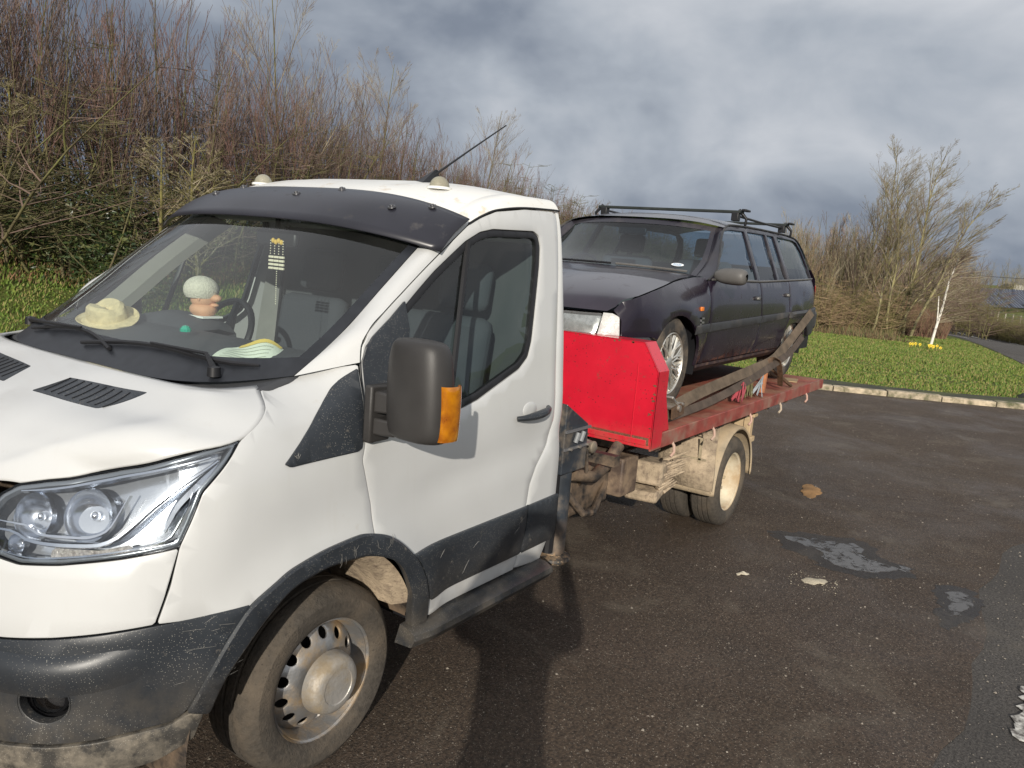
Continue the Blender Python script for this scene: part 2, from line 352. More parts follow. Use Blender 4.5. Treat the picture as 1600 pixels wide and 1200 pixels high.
def off(s,z):
    wf=1-sm(-.95,-.45,s); wb=(1-wf)*(1-sm(-.25,.12,s)); ws=1-wf-wb
    o=wf*OF(z)+wb*OB(z)+ws*OS(z)
    # flare over the front wheel, crease in the door
    o=o+.028*np.exp(-((np.hypot(s+.08,(z-.36))-.52)/.085)**2)*sm(.3,.6,z)
    o=o-.009*np.exp(-((z-(.98+.10*(s-.2)))/.07)**2)*sm(.1,.5,s)
    o=o-.17*np.maximum(np.asarray(z,float)-1.22,0)*(1-sm(.10,1.05,s))*sm(-.35,.05,s)   # glasshouse narrows towards the windscreen
    return o
def surf(s,z):
    s=np.asarray(s,float);z=np.asarray(z,float)
    x,y=plan(s);e=1e-3;x1,y1=plan(s+e);x0,y0=plan(s-e)
    tx,ty=x1-x0,y1-y0;l=np.hypot(tx,ty);nx,ny=ty/l,-tx/l   # outward
    o=off(s,z)
    return np.stack([x+nx*o,y+ny*o,z+0*s],-1)
CO=np.array([2.97,0.0,.97])
CPL=np.array([(-.80,0),(-.798,-.2),(-.785,-.4),(-.75,-.58),(-.70,-.70),(-.62,-.79),(-.48,-.84),(-.25,-.872),(0,-.88)])
_cl=np.concatenate([[0],np.cumsum(np.hypot(*np.diff(CPL,axis=0).T))]); CS0=-_cl[-1]
_cx=_pch(_cl+CS0,CPL[:,0]); _cy=_pch(_cl+CS0,CPL[:,1])
_cw=_pch([0,1,2.6,3.2,3.55,3.75,3.88,3.95],[-.88,-.888,-.885,-.87,-.84,-.80,-.73,-.60])
def cplan(s):
    s=np.asarray(s,float); return np.where(s<0,_cx(s),s), np.where(s<0,_cy(s),_cw(s))
COS=_pch([.15,.25,.35,.45,.62,.75,.88,.93,1.1,1.25,1.33,1.38,1.42],[-.07,-.04,-.015,0,0,-.008,-.035,-.055,-.135,-.205,-.245,-.29,-.37])
COF=_pch([.2,.35,.5,.6,.68,.74,.80],[-.02,0,-.01,-.04,-.10,-.18,-.32])
COB=_pch([.15,.35,.5,.65,.74,.80,.86,.90,.94,1.0],[-.07,-.015,0,-.004,-.02,-.05,-.10,-.16,-.25,-.42])
def csurf(s,z):
    s=np.asarray(s,float);z=np.asarray(z,float);x,y=cplan(s);e=1e-3;x1,y1=cplan(s+e);x0,y0=cplan(s-e)
    tx,ty=x1-x0,y1-y0;l=np.hypot(tx,ty);nx,ny=ty/l,-tx/l
    wf=1-sm(-.85,-.55,s);wb=(1-wf)*(1-sm(.3,.7,s));ws=1-wf-wb
    o=wf*COF(z)+wb*COB(z)+ws*COS(z)
    o=o+.015*np.exp(-((np.hypot(s,z-.32)-.37)/.06)**2)+.015*np.exp(-((np.hypot(s-2.73,z-.32)-.37)/.06)**2)*(z>.3)
    return np.stack([x+nx*o,y+ny*o,z+0*s],-1)+CO
# ================================================================== THE TRUCK
T=empty('recovery_truck',(0,0,0),'white single cab recovery truck with red headboard and flat deck carrying a dark estate car','truck')
V3=lambda f:(lambda u,v:f(np.asarray(u,float),np.asarray(v,float)))
def offs(d): 
    def g(u,v):
        e=1.5e-3;p=surf(u,v);n=np.cross(surf(u+e,v)-surf(u-e,v),surf(u,v+e)-surf(u,v-e));n/=np.maximum(np.linalg.norm(n,axis=-1,keepdims=True),1e-12);return p+n*d
    return g
AR=lambda a,r,cz=.355,cx=-.10:(cx+r*math.cos(math.radians(a)),cz+r*math.sin(math.radians(a)))
# --- key curves
DC=[(.075,1.485),(.088,1.545),(.118,1.592),(.215,1.66),(.318,1.73),(.495,1.857),(.686,1.998),(.755,2.032),(.85,2.066),(1.05,2.094),(1.31,2.108)]   # door/roof seam on the skin (s,z)
E3=[(-.10,-.80,1.437),(.03,-.812,1.53),(.13,-.815,1.607),(.29,-.812,1.742),(.487,-.80,1.896),(.62,-.79,1.99)]                                    # windscreen edge
R3=[(.62,-.79,1.99),(.75,-.78,2.065),(.9,-.775,2.125),(1.05,-.775,2.152),(1.34,-.77,2.160)]
C1=(-.22,-.762,1.41)
# front lower boundary of headlight etc in (s,z)
HL=[(-1.21,1.115),(-1.162,1.143),(-1.07,1.160),(-.978,1.172),(-.85,1.196),(-.716,1.223),(-.539,1.273),(-.428,1.293),(-.456,1.258),(-.551,1.159),(-.585,1.076),(-.615,1.01),(-.768,.983),(-.943,.959),(-1.072,.95),(-1.16,.962),(-1.23,1.0),(-1.245,1.06)]
BSIDE=[(-1.162,1.146),(-1.07,1.163),(-.978,1.175),(-.85,1.199),(-.716,1.226),(-.539,1.276),(-.428,1.296),(-.40,1.304),(-.29,1.364),(-.262,1.388),(-.22,1.41)]
# fender (wing)
wing=[(-.615,1.01),(-.585,1.076),(-.551,1.159),(-.456,1.258),(-.425,1.291),(-.40,1.304),(-.29,1.364),(-.262,1.388),(-.22,1.41),(-.10,1.437),(-.015,1.462),(.070,1.484),(.060,1.36),(.048,1.28),(.024,1.17),(.068,1.007),(.074,.87),(.04,.868)]+[AR(a,.527) for a in (80,90,100,110,120)]+[(-.43,.79),(-.55,.793),(-.675,.795),(-.64,.90)]
panel('front_wing',wing,surf,WHITE,T,h=.045,both=True,t=.03,gap=.0014)
# white bumper section under the headlight, wraps the corner
bump=[(-.616,1.008),(-.768,.981),(-.943,.957),(-1.072,.948),(-1.16,.958),(-1.25,.965),(-1.73,.965),(-1.73,.74),(-1.10,.748),(-.947,.763),(-.807,.780),(-.68,.795),(-.655,.87)]
panel('bumper_upper',bump,surf,WHITE,T,h=.05,both=True,t=.03,gap=.0012)
# black lower bumper with a hole for the fog lamp
FOG=[(-.96+.075*math.cos(a)*.9,.585+.06*math.sin(a)) for a in np.linspace(0,2*PI,14,endpoint=False)]
lowb=[(-1.73,.737),(-1.10,.745),(-.947,.760),(-.807,.777),(-.68,.792),(-.564,.80),(-.418,.81),(-.49,.722),(-.598,.525),(-.64,.50),(-.80,.478),(-.938,.462),(-1.10,.455),(-1.73,.45)]
panel('bumper_lower',lowb,offs(.004),BLKP,T,h=.045,both=True,holes=[FOG],t=.03,gap=.001)
spoi=[(-1.73,.447),(-1.10,.452),(-.938,.459),(-.80,.475),(-.64,.497),(-.598,.522),(-.545,.53),(-.575,.43),(-.67,.385),(-.8,.355),(-1.1,.34),(-1.73,.335)]
panel('bumper_spoiler',spoi,offs(.012),mat('mud_splashed_plastic',(.05,.047,.043),.6,var=.3,dirt=(.19,.165,.13),damt=.6,dscale=14,speck=(.4,.37,.32),spamt=.7,spscale=170),T,h=.05,both=True,t=.03,gap=.001)
# bumper character: a step ledge running round
led=MB(); ss=np.linspace(-1.72,-.60,40); tp_=(1-sm(-.95,-.60,ss))
def offv(dv,u,v):
    e=1.5e-3;p=surf(u,v);n=np.cross(surf(u+e,v)-surf(u-e,v),surf(u,v+e)-surf(u,v-e));n/=np.linalg.norm(n,axis=-1,keepdims=True);return p+n*np.asarray(dv)[:,None]
P=np.stack([offv(.001+o*tp_,ss,z+.035*sm(-1.0,-.6,ss)) for o,z in ((.002,.715),(.010,.705),(.018,.69),(.022,.665),(.016,.635),(.002,.60))],0)
led.grid(P).both(); led.build('bumper_ledge',BLKP,T,angle=60)

for sg in (1,-1):
    fp=surf(np.array([-.96]),np.array([.585]))[0]; fp2=surf(np.array([-.955]),np.array([.585]))[0]; tt=fp2-fp; nn=Vector((tt[1],-tt[0],0)).normalized()
    c=Vector(fp)-nn*.05
    b=MB().lathe([(.072,.052),(.066,.02),(.058,-.03),(0,-.035)],c,nn,28); b.lathe([(.05,.0),(.052,.022),(.045,.03)],c,nn,28)
    if sg<0: b=b.mirrored()
    fo=b.build('fog_lamp',BLACK,T); g=MB().lathe([(.045,.028),(.03,.034),(0,.036)],c,nn,24); (g if sg>0 else g.mirrored()).build('fog_lens',GLL,fo)
# grille (out of frame, centre of the nose)
gr=MB()
for z in np.linspace(.985,1.105,5):
    s_=np.linspace(-1.73,-1.27,10); gr.tube(offs(.0)(s_,np.full_like(s_,z)),.011,6)
gr.both().build('grille',BLACK,T)
# --- bonnet (coons patch)
def bonnet_grid(na=56,nb=34):
    a=np.linspace(0,1,na);b=np.linspace(0,1,nb)
    fs=np.linspace(-1.731,-1.162,60); F=surf(fs,1.118+.028*sm(-1.5,-1.162,fs)); 
    F=spl(F,a); F[0,1]=0
    bs=spl(BSIDE,np.linspace(0,1,80)); O=spl(surf(bs[:,0],bs[:,1]),b); O[-1]=C1
    B=spl([(-.385,0,1.397),(-.385,-.25,1.397),(-.38,-.5,1.398),(-.355,-.66,1.40),(-.30,-.73,1.404),C1],a)
    C=spl([F[0],(-.84,0,1.19),(-.72,0,1.262),(-.55,0,1.335),B[0]],b)
    A,Bb=np.meshgrid(a,b,indexing='ij')
    P=(1-A)[...,None]*C[None]+A[...,None]*O[None]+(1-Bb)[...,None]*F[:,None]+Bb[...,None]*B[:,None]
    P-=((1-A)*(1-Bb))[...,None]*F[0]+(A*(1-Bb))[...,None]*F[-1]+((1-A)*Bb)[...,None]*B[0]+(A*Bb)[...,None]*B[-1]
    q=np.sin(PI*Bb)**.8*np.clip(A*1.2,0,1)*(1-A**3)
    P[...,2]+=.060*q                                   # crown
    P[...,2]+=.010*np.exp(-((A-.70-.12*Bb)/.085)**2)*sm(.0,.25,Bb)*(1-sm(.9,1,Bb))   # shoulder ridge
    P[...,2]-=.004*np.exp(-((A-.42)/.16)**2)*sm(.15,.4,Bb)*(1-sm(.88,1,Bb))
    P[...,0]-=.02*np.sin(PI*Bb)*(1-A)*.5
    return a,b,P
BA,BB,BP=bonnet_grid()
def bonnet(u,v):
    u=np.clip(np.asarray(u,float),-1.05,1.05);v=np.clip(np.asarray(v,float),0,1.02);sg=np.where(u<0,-1,1.);w=np.abs(u)*(len(BA)-1);x=v*(len(BB)-1)
    i=np.clip(w.astype(int),0,len(BA)-2);j=np.clip(x.astype(int),0,len(BB)-2);w=(w-i)[...,None];x=(x-j)[...,None]
    p=BP[i,j]*(1-w)*(1-x)+BP[i+1,j]*w*(1-x)+BP[i,j+1]*(1-w)*x+BP[i+1,j+1]*w*x
    return p*np.stack([np.ones_like(sg),sg,np.ones_like(sg)],-1)
b=MB(); b.grid(BP).whole()
PB=b; BN=PB.build('bonnet',WHITE,T,angle=50)
so_=BN.modifiers.new('thick','SOLIDIFY'); so_.thickness=.012; so_.offset=-1
# bonnet vents
vent=[(.10,.63),(.14,.81),(.34,.825),(.555,.835),(.475,.64),(.30,.63)]
for mi in (0,1):
    mk=lambda u,v,m=mi:bonnet(u if not m else u,v)
    f=(lambda u,v:bonnet(u,v)*np.array([1,1,1.])) 
    vb=panel_mb(vent,lambda u,v:bonnet(u,v),h=.05,t=.012,lift=.002,rnd=.03,gap=0,edge=.004)
    if mi: vb=vb.mirrored()
    vo=vb.build('bonnet_vent',BLKP,T)
    lv=MB()
    for k in range(9):
        u=.14+.042*k; v=np.linspace(.655,.80,8); p=bonnet(np.full(8,u+.01),v); p[:,2]+=.003; lv.tube(p,.0024,4)
    (lv if not mi else lv.mirrored()).build('vent_louvre',BLACK,vo)
# --- A pillar strip between windscreen edge and door seam
nt_,nw=44,9
tE=np.linspace(0,1,nt_); Ec=spl(E3,tE)
dc=spl(DC[:7],tE); Dc=surf(dc[:,0],dc[:,1]+.004)
def strip(Ea,Da,bul,w0=0):
    P=[]
    for w in np.linspace(w0,1,nw):
        q=Ea*(1-w)+Da*w; s_=math.sin(PI*w); q=q+np.array([-.3,-.75,.55])*bul*s_*sm(-.05,.3,np.linspace(0,1,len(Ea)))[:,None]; P.append(q)
    return np.array(P)
sb=MB(); sb.grid(strip(Ec,Dc,.018)).both(); sb.build('windscreen_pillar',WHITE,T,angle=60)
tR=np.linspace(0,1,30); Rc=spl(R3,tR); dd=spl(DC[6:],tR); Dr=surf(dd[:,0],dd[:,1]+.004); Dr[:,0]=np.minimum(Dr[:,0],1.34); Rc[-1,0]=1.345; Dr[-1]=surf(1.345,2.112)
P=[]
for w in np.linspace(0,1,11):
    q=Rc*(1-w)+Dr*w; P.append(q+np.array([0,-.62,.75])*.026*math.sin(PI*w)*sm(-.1,.35,tR)[:,None])
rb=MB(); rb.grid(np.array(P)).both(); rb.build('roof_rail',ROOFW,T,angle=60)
gut=MB(); g_=Dr.copy(); g_[:,1]-=.002; gut.tube([tuple(q) for q in g_],.0045,6).both(); gut.build('rail_seam',BLACK,T)
# --- windscreen
def screen(t,w):
    t=np.asarray(t,float);w=np.asarray(w,float);E_=spl(E3,t);a=np.abs(w);pw=5.5-3.0*t
    k=1-a**pw; bx=.285*(1-t)+.12*t; bz=-.04*(1-t)+.085*t
    return np.stack([E_[...,0]-bx*k+.0*t,E_[...,1]*-1*w*-1*np.sign(1.0),E_[...,2]+bz*k],-1)*np.array([1,1,1.])
# w=+1 -> camera side (E3 has negative y)
tt,ww=np.meshgrid(np.linspace(.10,1,30),np.linspace(-.985,.985,48),indexing='ij')
gb=MB(); gb.grid(screen(tt,ww)); gb.build('windscreen',GL,T)
fr=MB()
tt,ww=np.meshgrid(np.linspace(-.004,.115,6),np.linspace(-1,1,60),indexing='ij'); P=screen(tt,ww); P[...,2]+=.003; fr.grid(P)
for s_ in (1,-1):
    tt,ww=np.meshgrid(np.linspace(.1,1,24),np.linspace(.962,1.0,4),indexing='ij'); P=screen(tt,ww*s_); P[...,0]-=.002; P[...,2]+=.002; fr.grid(P)
tt,ww=np.meshgrid(np.linspace(.955,1,4),np.linspace(-1,1,40),indexing='ij'); P=screen(tt,ww); P[...,2]+=.003; fr.grid(P)
fr.build('windscreen_surround',mat('black_cowl',(.018,.020,.025),.4,var=.2,vscale=20),T)
for s_ in (1,-1):
    w=np.linspace(-.1,.90,12) if s_>0 else np.linspace(-.15,.6,12)
    base=screen(np.array([.03]),np.array([s_*.80 if s_>0 else -.9]))[0]
    wp=MB(); tl=.05+.055*np.sin(np.linspace(0,PI,12)); q=screen(tl,w if s_>0 else -w-.02); q[:,2]+=.018; wp.tube(q,[.008]*11+[.005],6)
    ar=[tuple(base+np.array([-.02,0,.02])),tuple(q[9]+np.array([-.015,0,.02])),tuple(q[5]+np.array([-.004,0,.008]))]; wp.tube(ar,[.012,.007,.005],6)
    wp.lathe([(.0,.035),(.02,.03),(.022,0)],tuple(base+np.array([-.02,0,0])),(0,0,1),12)
    wp.build('wiper',BLACK,T)
# --- roof
def roofz(x,w): 
    rz=spl(R3,np.clip((x-.62)/(1.34-.62),0,1))[...,2]; rz=np.where(x<.62,1.99-(.62-x)*.8,rz)
    zc=_pch([.48,.6,.75,.95,1.15,1.34],[2.072,2.112,2.155,2.192,2.208,2.205])(x); return rz+(zc-rz)*(1-np.abs(w)**3.4)
xx,ww=np.meshgrid(np.linspace(0,1,30),np.linspace(-1,1,48),indexing='ij')
x0=.505+.118*np.abs(ww)**2.6; X=x0+(1.345-x0)*xx; Yr=-spl(R3,np.clip((X-.62)/.72,0,1))[...,1]
P=np.stack([X,Yr*-ww,roofz(X,ww)],-1)
P[...,2]-=.008*np.exp(-((ww-.45)/.05)**2)*sm(.75,.9,X)+.008*np.exp(-((ww+.45)/.05)**2)*sm(.75,.9,X)
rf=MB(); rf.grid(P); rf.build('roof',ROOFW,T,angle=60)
# --- doors
arc2=[AR(a,.527) for a in (70,60,50,40,30,20,14)]
door=[(.075,1.483),(.063,1.36),(.050,1.28),(.024,1.17),(.068,1.007),(.078,.870)]+arc2+[(.50,.487),(1.037,.486),(1.055,.57),(1.078,.78),(1.092,.88),(1.135,.96),(1.225,1.05),(1.268,1.158),(1.270,1.5),(1.285,1.7),(1.30,1.9),(1.31,2.085),(1.29,2.106)]+[q for q in DC[::-1][1:]]
win=[(.745,1.973),(.82,1.99),(1.10,2.002),(1.14,1.985),(1.152,1.94),(1.140,1.86),(1.065,1.53),(1.035,1.462),(.969,1.415),(.678,1.312),(.568,1.289),(.30,1.283),(.10,1.283),(.108,1.45),(.13,1.52),(.229,1.613),(.281,1.651),(.486,1.809),(.66,1.93)]
win_in=inset(win[::-1] if area(win)<0 else win,.028)
for m_ in (False,True):
    D=panel('door',door,surf,WHITE,T,h=.045,mirror=m_,holes=[win],t=.035)
    panel('window_seal',win,surf,BLACK,D,mirror=m_,holes=[win_in],h=.05,t=.02,lift=-.006,gap=0)
    panel('door_window',win_in,offs(-.014),GLS,D,mirror=m_,h=.08,t=.002,gap=-.004)
    dv=MB(); s_=np.linspace(0,1,10); q=surf(.68+(.50-.68)*s_,1.93+(1.285-1.93)*s_); q[:,1]+=.008; dv.tube(q,.013,6); (dv.mirrored() if m_ else dv).build('window_divider',BLACK,D)
    # mirror sail: black corner of the window, runs on as the dark triangle on the wing
    sail=[(.078,1.489),(.10,1.545),(.13,1.575),(.229,1.636),(.31,1.695),(.315,1.60),(.27,1.42),(.215,1.25),(.055,1.225),(.05,1.29)]
    panel('mirror_sail',sail,surf,BLKP,D,mirror=m_,h=.05,t=.02,lift=.010,gap=0,rnd=.012)
    hb=MB(); c=surf(1.065,1.222)
    s_=np.linspace(0,1,14); q=surf(.935+.25*s_,1.204+.024*s_); q[:,1]-=.012+.040*np.sin(PI*s_)**.6
    hb.tube(q,[.010+.009*math.sin(PI*k/13) for k in range(14)],10)
    HD=(hb.mirrored() if m_ else hb).build('door_handle',BLKP,D)
    cup=panel_mb([(1.05+.055*math.cos(a),1.228+.036*math.sin(a)) for a in np.linspace(0,2*PI,20,endpoint=False)],surf,h=.03,t=.004,lift=.003,gap=0); (cup.mirrored() if m_ else cup).build('handle_cup',WHITE,HD)

    clad=[(.27,.778),(.32,.735),(.355,.67),(.38,.61),(.393,.563),(1.052,.563),(1.072,.70),(1.076,.785),(.80,.784),(.50,.782)]
    panel('door_cladding',clad,surf,BLKP,D,mirror=m_,h=.05,t=.025,lift=.014,gap=.001,edge=.007)
    bp=[(1.043,.487),(1.061,.57),(1.084,.78),(1.098,.88),(1.141,.958),(1.231,1.048),(1.275,1.156),(1.277,1.5),(1.292,1.7),(1.306,1.9),(1.317,2.085),(1.322,2.11),(1.345,2.112),(1.345,.60),(1.32,.575),(1.27,.47),(1.2,.47)]
    panel('rear_side_panel',bp,surf,WHITE,T,mirror=m_,h=.05,t=.05,edge=.012,rnd=.02)
    c2=[(1.059,.563),(1.083,.785),(1.345,.79),(1.345,.60),(1.322,.565)]
    panel('rear_cladding',c2,surf,BLKP,T,mirror=m_,h=.05,t=.03,lift=.014,gap=.001,edge=.007)
    st=MB()
    pr=[(-.02,.478),(.035,.470),(.075,.452),(.08,.43),(.06,.40),(-.05,.395)]
    xs=np.linspace(.30,1.27,12); G=np.array([[(x,-1.0-a*(1 if x>.36 else .75),z-.0+.01*(x-.8)*0) for x in xs] for a,z in pr]); st.grid(G)
    st.add([tuple(G[k][0]) for k in range(6)],[tuple(range(6))]); st.add([tuple(G[k][-1]) for k in range(6)],[tuple(range(6))[::-1]])
    (st.mirrored() if m_ else st).build('side_step',BLKP,T,angle=30)
    tri=[(.066,1.470),(-.11,1.345),(-.29,1.207),(-.27,1.195),(.0,1.206),(.018,1.215),(.044,1.29)]
    panel('wing_trim',tri,surf,BLKP,T,mirror=m_,h=.04,t=.01,lift=.006,gap=0,rnd=.02)
    # arch lip
    A=[AR(a,.595) for a in range(163,24,-6)]; A=[(-.592,.53)]+A[1:]
    lipo=[(-.598,.528),(-.545,.63),(-.49,.724),(-.43,.80),(-.355,.848),(-.278,.887),(-.125,.918),(0,.925),(.063,.912),(.13,.888),(.19,.852),(.24,.81),(.285,.765),(.325,.71),(.36,.64),(.385,.56),(.40,.47),(.33,.455)]
    lipi=[(.315,.52),(.30,.60),(.262,.68),(.22,.745),(.17,.79),(.08,.832),(.0,.852),(-.128,.858),(-.21,.848),(-.282,.828),(-.362,.766),(-.437,.679),(-.50,.59),(-.535,.50)]
    lipo=[tuple(q) for q in spl(lipo,np.linspace(0,1,60))]; lipi=[tuple(q) for q in spl(lipi,np.linspace(0,1,50))]
    panel('wheel_arch_lip',lipo+lipi,surf,BLKP,T,mirror=m_,h=.04,t=.04,lift=.016,gap=0,edge=.008,rnd=.03)
    # arch liner
    ln=MB(); 
    ln.lathe([(.50,-.02),(.505,-.10),(.51,-.35),(.30,-.36)],(-.10,-1.0,.355),(0,-1,0),40,math.radians(-78),math.radians(100)); (ln.mirrored() if m_ else ln).build('wheel_arch_liner',CHAS,T)
    # muddy inner rear quarter of the arch, visible behind the tyre
    mg=MB(); ang=np.radians(np.linspace(78,24,22)); P=[]
    for k,(r0,y) in enumerate(((.525,-1.012),(.50,-.985),(.475,-.95),(.47,-.80),(.47,-.62))):
        P.append([(-.10+.01+ (r0-.05*math.sin(a)*0)*math.cos(a)*.86,y,.36+r0*math.sin(a)*.985) for a in ang])
    mg.grid(np.array(P)); (mg.mirrored() if m_ else mg).build('mud_guard_flap',MUDM,T,angle=80)
    # headlight
    hp=[HL[k] for k in range(len(HL))]
    ho=panel_mb(hp,offs(-.075),h=.05,t=.005,gap=.002,rnd=.03); HO=(ho.mirrored() if m_ else ho).build('headlight',LAMPD,T,angle=30)
    # side walls of the housing
    wl=MB(); hh=densify(hp,.03); A1=surf(*np.array(hh).T); A2=offs(-.078)(*np.array(hh).T); wl.grid(np.stack([np.vstack([A1,A1[:1]]),np.vstack([A2,A2[:1]])])); (wl.mirrored() if m_ else wl).build('lamp_bezel',BLKP,HO)
    bz=panel_mb(hp,offs(-.006),h=.05,t=.02,holes=[inset(hp[::-1] if area(hp)<0 else hp,.016)],gap=.003,rnd=.03); (bz.mirrored() if m_ else bz).build('lamp_surround',mat('lamp_frame',(.20,.22,.24),.25,.5),HO,angle=30)
    lens=panel_mb(hp,offs(-.001),h=.045,t=.002,gap=.004,rnd=.03); (lens.mirrored() if m_ else lens).build('lamp_lens',GLL,HO,angle=30)
    def bowl(s_,z,r,d,nm='reflector',mt=LAMPG,dep=.035,yaw=.25):
        o=offs(-dep)(np.array([s_]),np.array([z]))[0]; o2=offs(0)(np.array([s_]),np.array([z]))[0]; n_=Vector(o2-o).normalized(); n_=(n_*.6+Vector((-1,-.2,.0))*.4).normalized()
        q=MB().lathe([(r,0),(r*.99,-.004),(r*.86,-d*.45),(r*.6,-d*.8),(r*.25,-d),(0,-d)],o,n_,32); q.lathe([(r,0),(r*1.05,.006),(r*1.08,-.01)],o,n_,32)
        B=(q.mirrored() if m_ else q).build(nm,mt,HO,angle=50)
        w=MB().sphere(tuple(Vector(o)-n_*d*.55),r*.20,12,6); (w.mirrored() if m_ else w).build('bulb',CHROME,B)
    bowl(-.90,1.09,.072,.05); bowl(-1.09,1.075,.062,.045); bowl(-1.12,.995,.028,.03)
    def hstrip(pts,w,dep,nm,mt):
        q=MB(); t_=np.linspace(0,1,26); c=spl(pts,t_); up=[]
        d=np.gradient(c,axis=0); nrm=np.stack([-d[:,1],d[:,0]],1); nrm/=np.linalg.norm(nrm,axis=1,keepdims=True); ww_=(w*np.sin(np.pi*np.clip(t_,.04,.96))**.4)[:,None]
        a=c+nrm*ww_;b2=c-nrm*ww_
        q.grid(np.stack([offs(-dep-.01)(a[:,0],a[:,1]),offs(-dep+.004)(c[:,0]*.5+a[:,0]*.5,c[:,1]*.5+a[:,1]*.5),offs(-dep+.004)(c[:,0]*.5+b2[:,0]*.5,c[:,1]*.5+b2[:,1]*.5),offs(-dep-.01)(b2[:,0],b2[:,1])])); (q.mirrored() if m_ else q).build(nm,mt,HO,angle=60)
    hstrip([(-1.23,1.028),(-1.13,1.03),(-1.06,1.012),(-.98,1.008),(-.86,1.012),(-.80,1.03),(-.74,1.075),(-.69,1.12),(-.62,1.17),(-.50,1.245)],.009,.012,'light_strip',LAMPG)
    hstrip([(-1.20,1.05),(-1.10,1.05),(-1.03,1.03),(-.9,1.03),(-.83,1.05),(-.79,1.10),(-.76,1.15)],.006,.02,'light_strip',CHROME)
    hstrip([(-1.16,.975),(-1.05,.968),(-.93,.978),(-.78,1.0),(-.645,1.03),(-.61,1.08),(-.575,1.16)],.005,.012,'chrome_strip',CHROME)
    hstrip([(-1.15,1.13),(-1.0,1.150),(-.85,1.178),(-.68,1.215),(-.52,1.255)],.006,.014,'chrome_strip',LAMPG)
    hstrip([(-.66,1.05),(-.62,1.12),(-.56,1.18),(-.49,1.24)],.016,.035,'chrome_strip',LAMPG)
    ind=panel_mb([(-.99,.972),(-.985,.999),(-.84,1.0),(-.75,1.018),(-.735,.995),(-.84,.982)],offs(-.018),h=.03,t=.01,gap=0); (ind.mirrored() if m_ else ind).build('indicator_lens',mat('ribbed_clear_lens',(.75,.68,.62),.15,var=.4,vscale=120,bump=1,bscale=250,metal=.4),HO)
    # door mirror
    cg=MB(); x0,x1,y0,y1,z0,z1=-.005,.135,-1.335,-1.085,1.272,1.605
    cage=[]
    for zf,sx,sy in ((0,.72,.80),(.06,.95,.95),(.35,1,1),(.75,.97,.96),(.95,.84,.86),(1,.6,.62)):
        ring=[]
        for ax_,ay in ((-.5,-.22),(-.30,-.5),(.5,-.5),(.5,0),(.5,.5),(-.28,.5),(-.5,.2)):
            ring.append(((x0+x1)/2+(.33 if m_ else 0)+ax_*sx*(x1-x0)*1.02,(y0+y1)/2+(.10 if m_ else 0)+ay*sy*(y1-y0)*1.02+.015*zf,z0+(z1-z0)*zf))
        cage.append(ring+ring[:1])
    cg.grid(np.array(cage)); cg.add(cage[0][:-1],[tuple(range(7))]); cg.add(cage[-1][:-1],[tuple(range(7))[::-1]])
    MR=(cg.mirrored() if m_ else cg).build('door_mirror',MIRP,T,sub=2)
    am=MB()
    for z,h_ in ((1.375,.040),(1.292,.032)):
        am.add([(.03,-1.0,z-h_),(.13,-1.0,z-h_),(.13,-1.0,z+h_),(.03,-1.0,z+h_),(.05,-1.12,z-h_*.8),(.125,-1.12,z-h_*.8),(.125,-1.12,z+h_*.8),(.05,-1.12,z+h_*.8)],[(0,1,2,3),(7,6,5,4),(0,4,5,1),(1,5,6,2),(2,6,7,3),(3,7,4,0)])
    am.box(.02,.12,-1.04,-1.005,1.235,1.43)
    (am.mirrored() if m_ else am).build('mirror_arm',MIRP,MR,bevel=.008)
    il=MB(); cage=[]
    for zf,s2 in ((0,.5),(.1,.9),(.5,1.08),(.9,.9),(1,.5)):
        z=1.292+.178*zf; yo=-1.335; cage.append([(.040,yo+.05,z),(.036,yo+.006-.006*s2,z),(.075,yo-.012*s2,z),(.120,yo-.010*s2,z),(.140,yo+.035,z)])
    il.grid(np.array(cage)); [setattr(il,'v',[(a+.33,b_+.10,c_) for a,b_,c_ in il.v]) if m_ else None]; (il.mirrored() if m_ else il).build('side_indicator',AMBER,MR,sub=2)
    mg=MB().box(.112+(.33 if m_ else 0),.120+(.33 if m_ else 0),-1.29+(.10 if m_ else 0),-1.13+(.10 if m_ else 0),1.32,1.55); (mg.mirrored() if m_ else mg).build('mirror_glass',CHROME,MR,bevel=.02)
    sc_=MB(); rq=random.Random(5)
    for k in range(70):
        if k%2: continue
        if k<28: s0,z0,ds,dz,lf=rq.uniform(-.10,.16),rq.uniform(.868,.90),rq.gauss(0,.012),-rq.uniform(.01,.035),.0175
        elif k<50: s0,z0,ds,dz,lf=rq.uniform(-.66,-.50),rq.uniform(.60,.78),rq.uniform(.02,.09),rq.gauss(0,.006),.006
        elif k<60: s0,z0,ds,dz,lf=rq.uniform(-.27,-.24),rq.uniform(1.215,1.235),rq.gauss(.01,.008),rq.uniform(.0,.025),.008
        else: s0,z0,ds,dz,lf=rq.uniform(.35,1.0),rq.uniform(.58,.74),rq.uniform(.02,.06),rq.uniform(.01,.05),.0155
        q=offs(lf)(np.array([s0,s0+ds*.5+.002,s0+ds]),np.array([z0,z0+dz*.6,z0+dz])); sc_.tube([tuple(v) for v in q],[.0003,.0007,.0003],3)
    (sc_.mirrored() if m_ else sc_).build('scuff_marks',mat('scuff_grey',(.26,.25,.23),.7),T,smooth=False)['kind']='stuff'
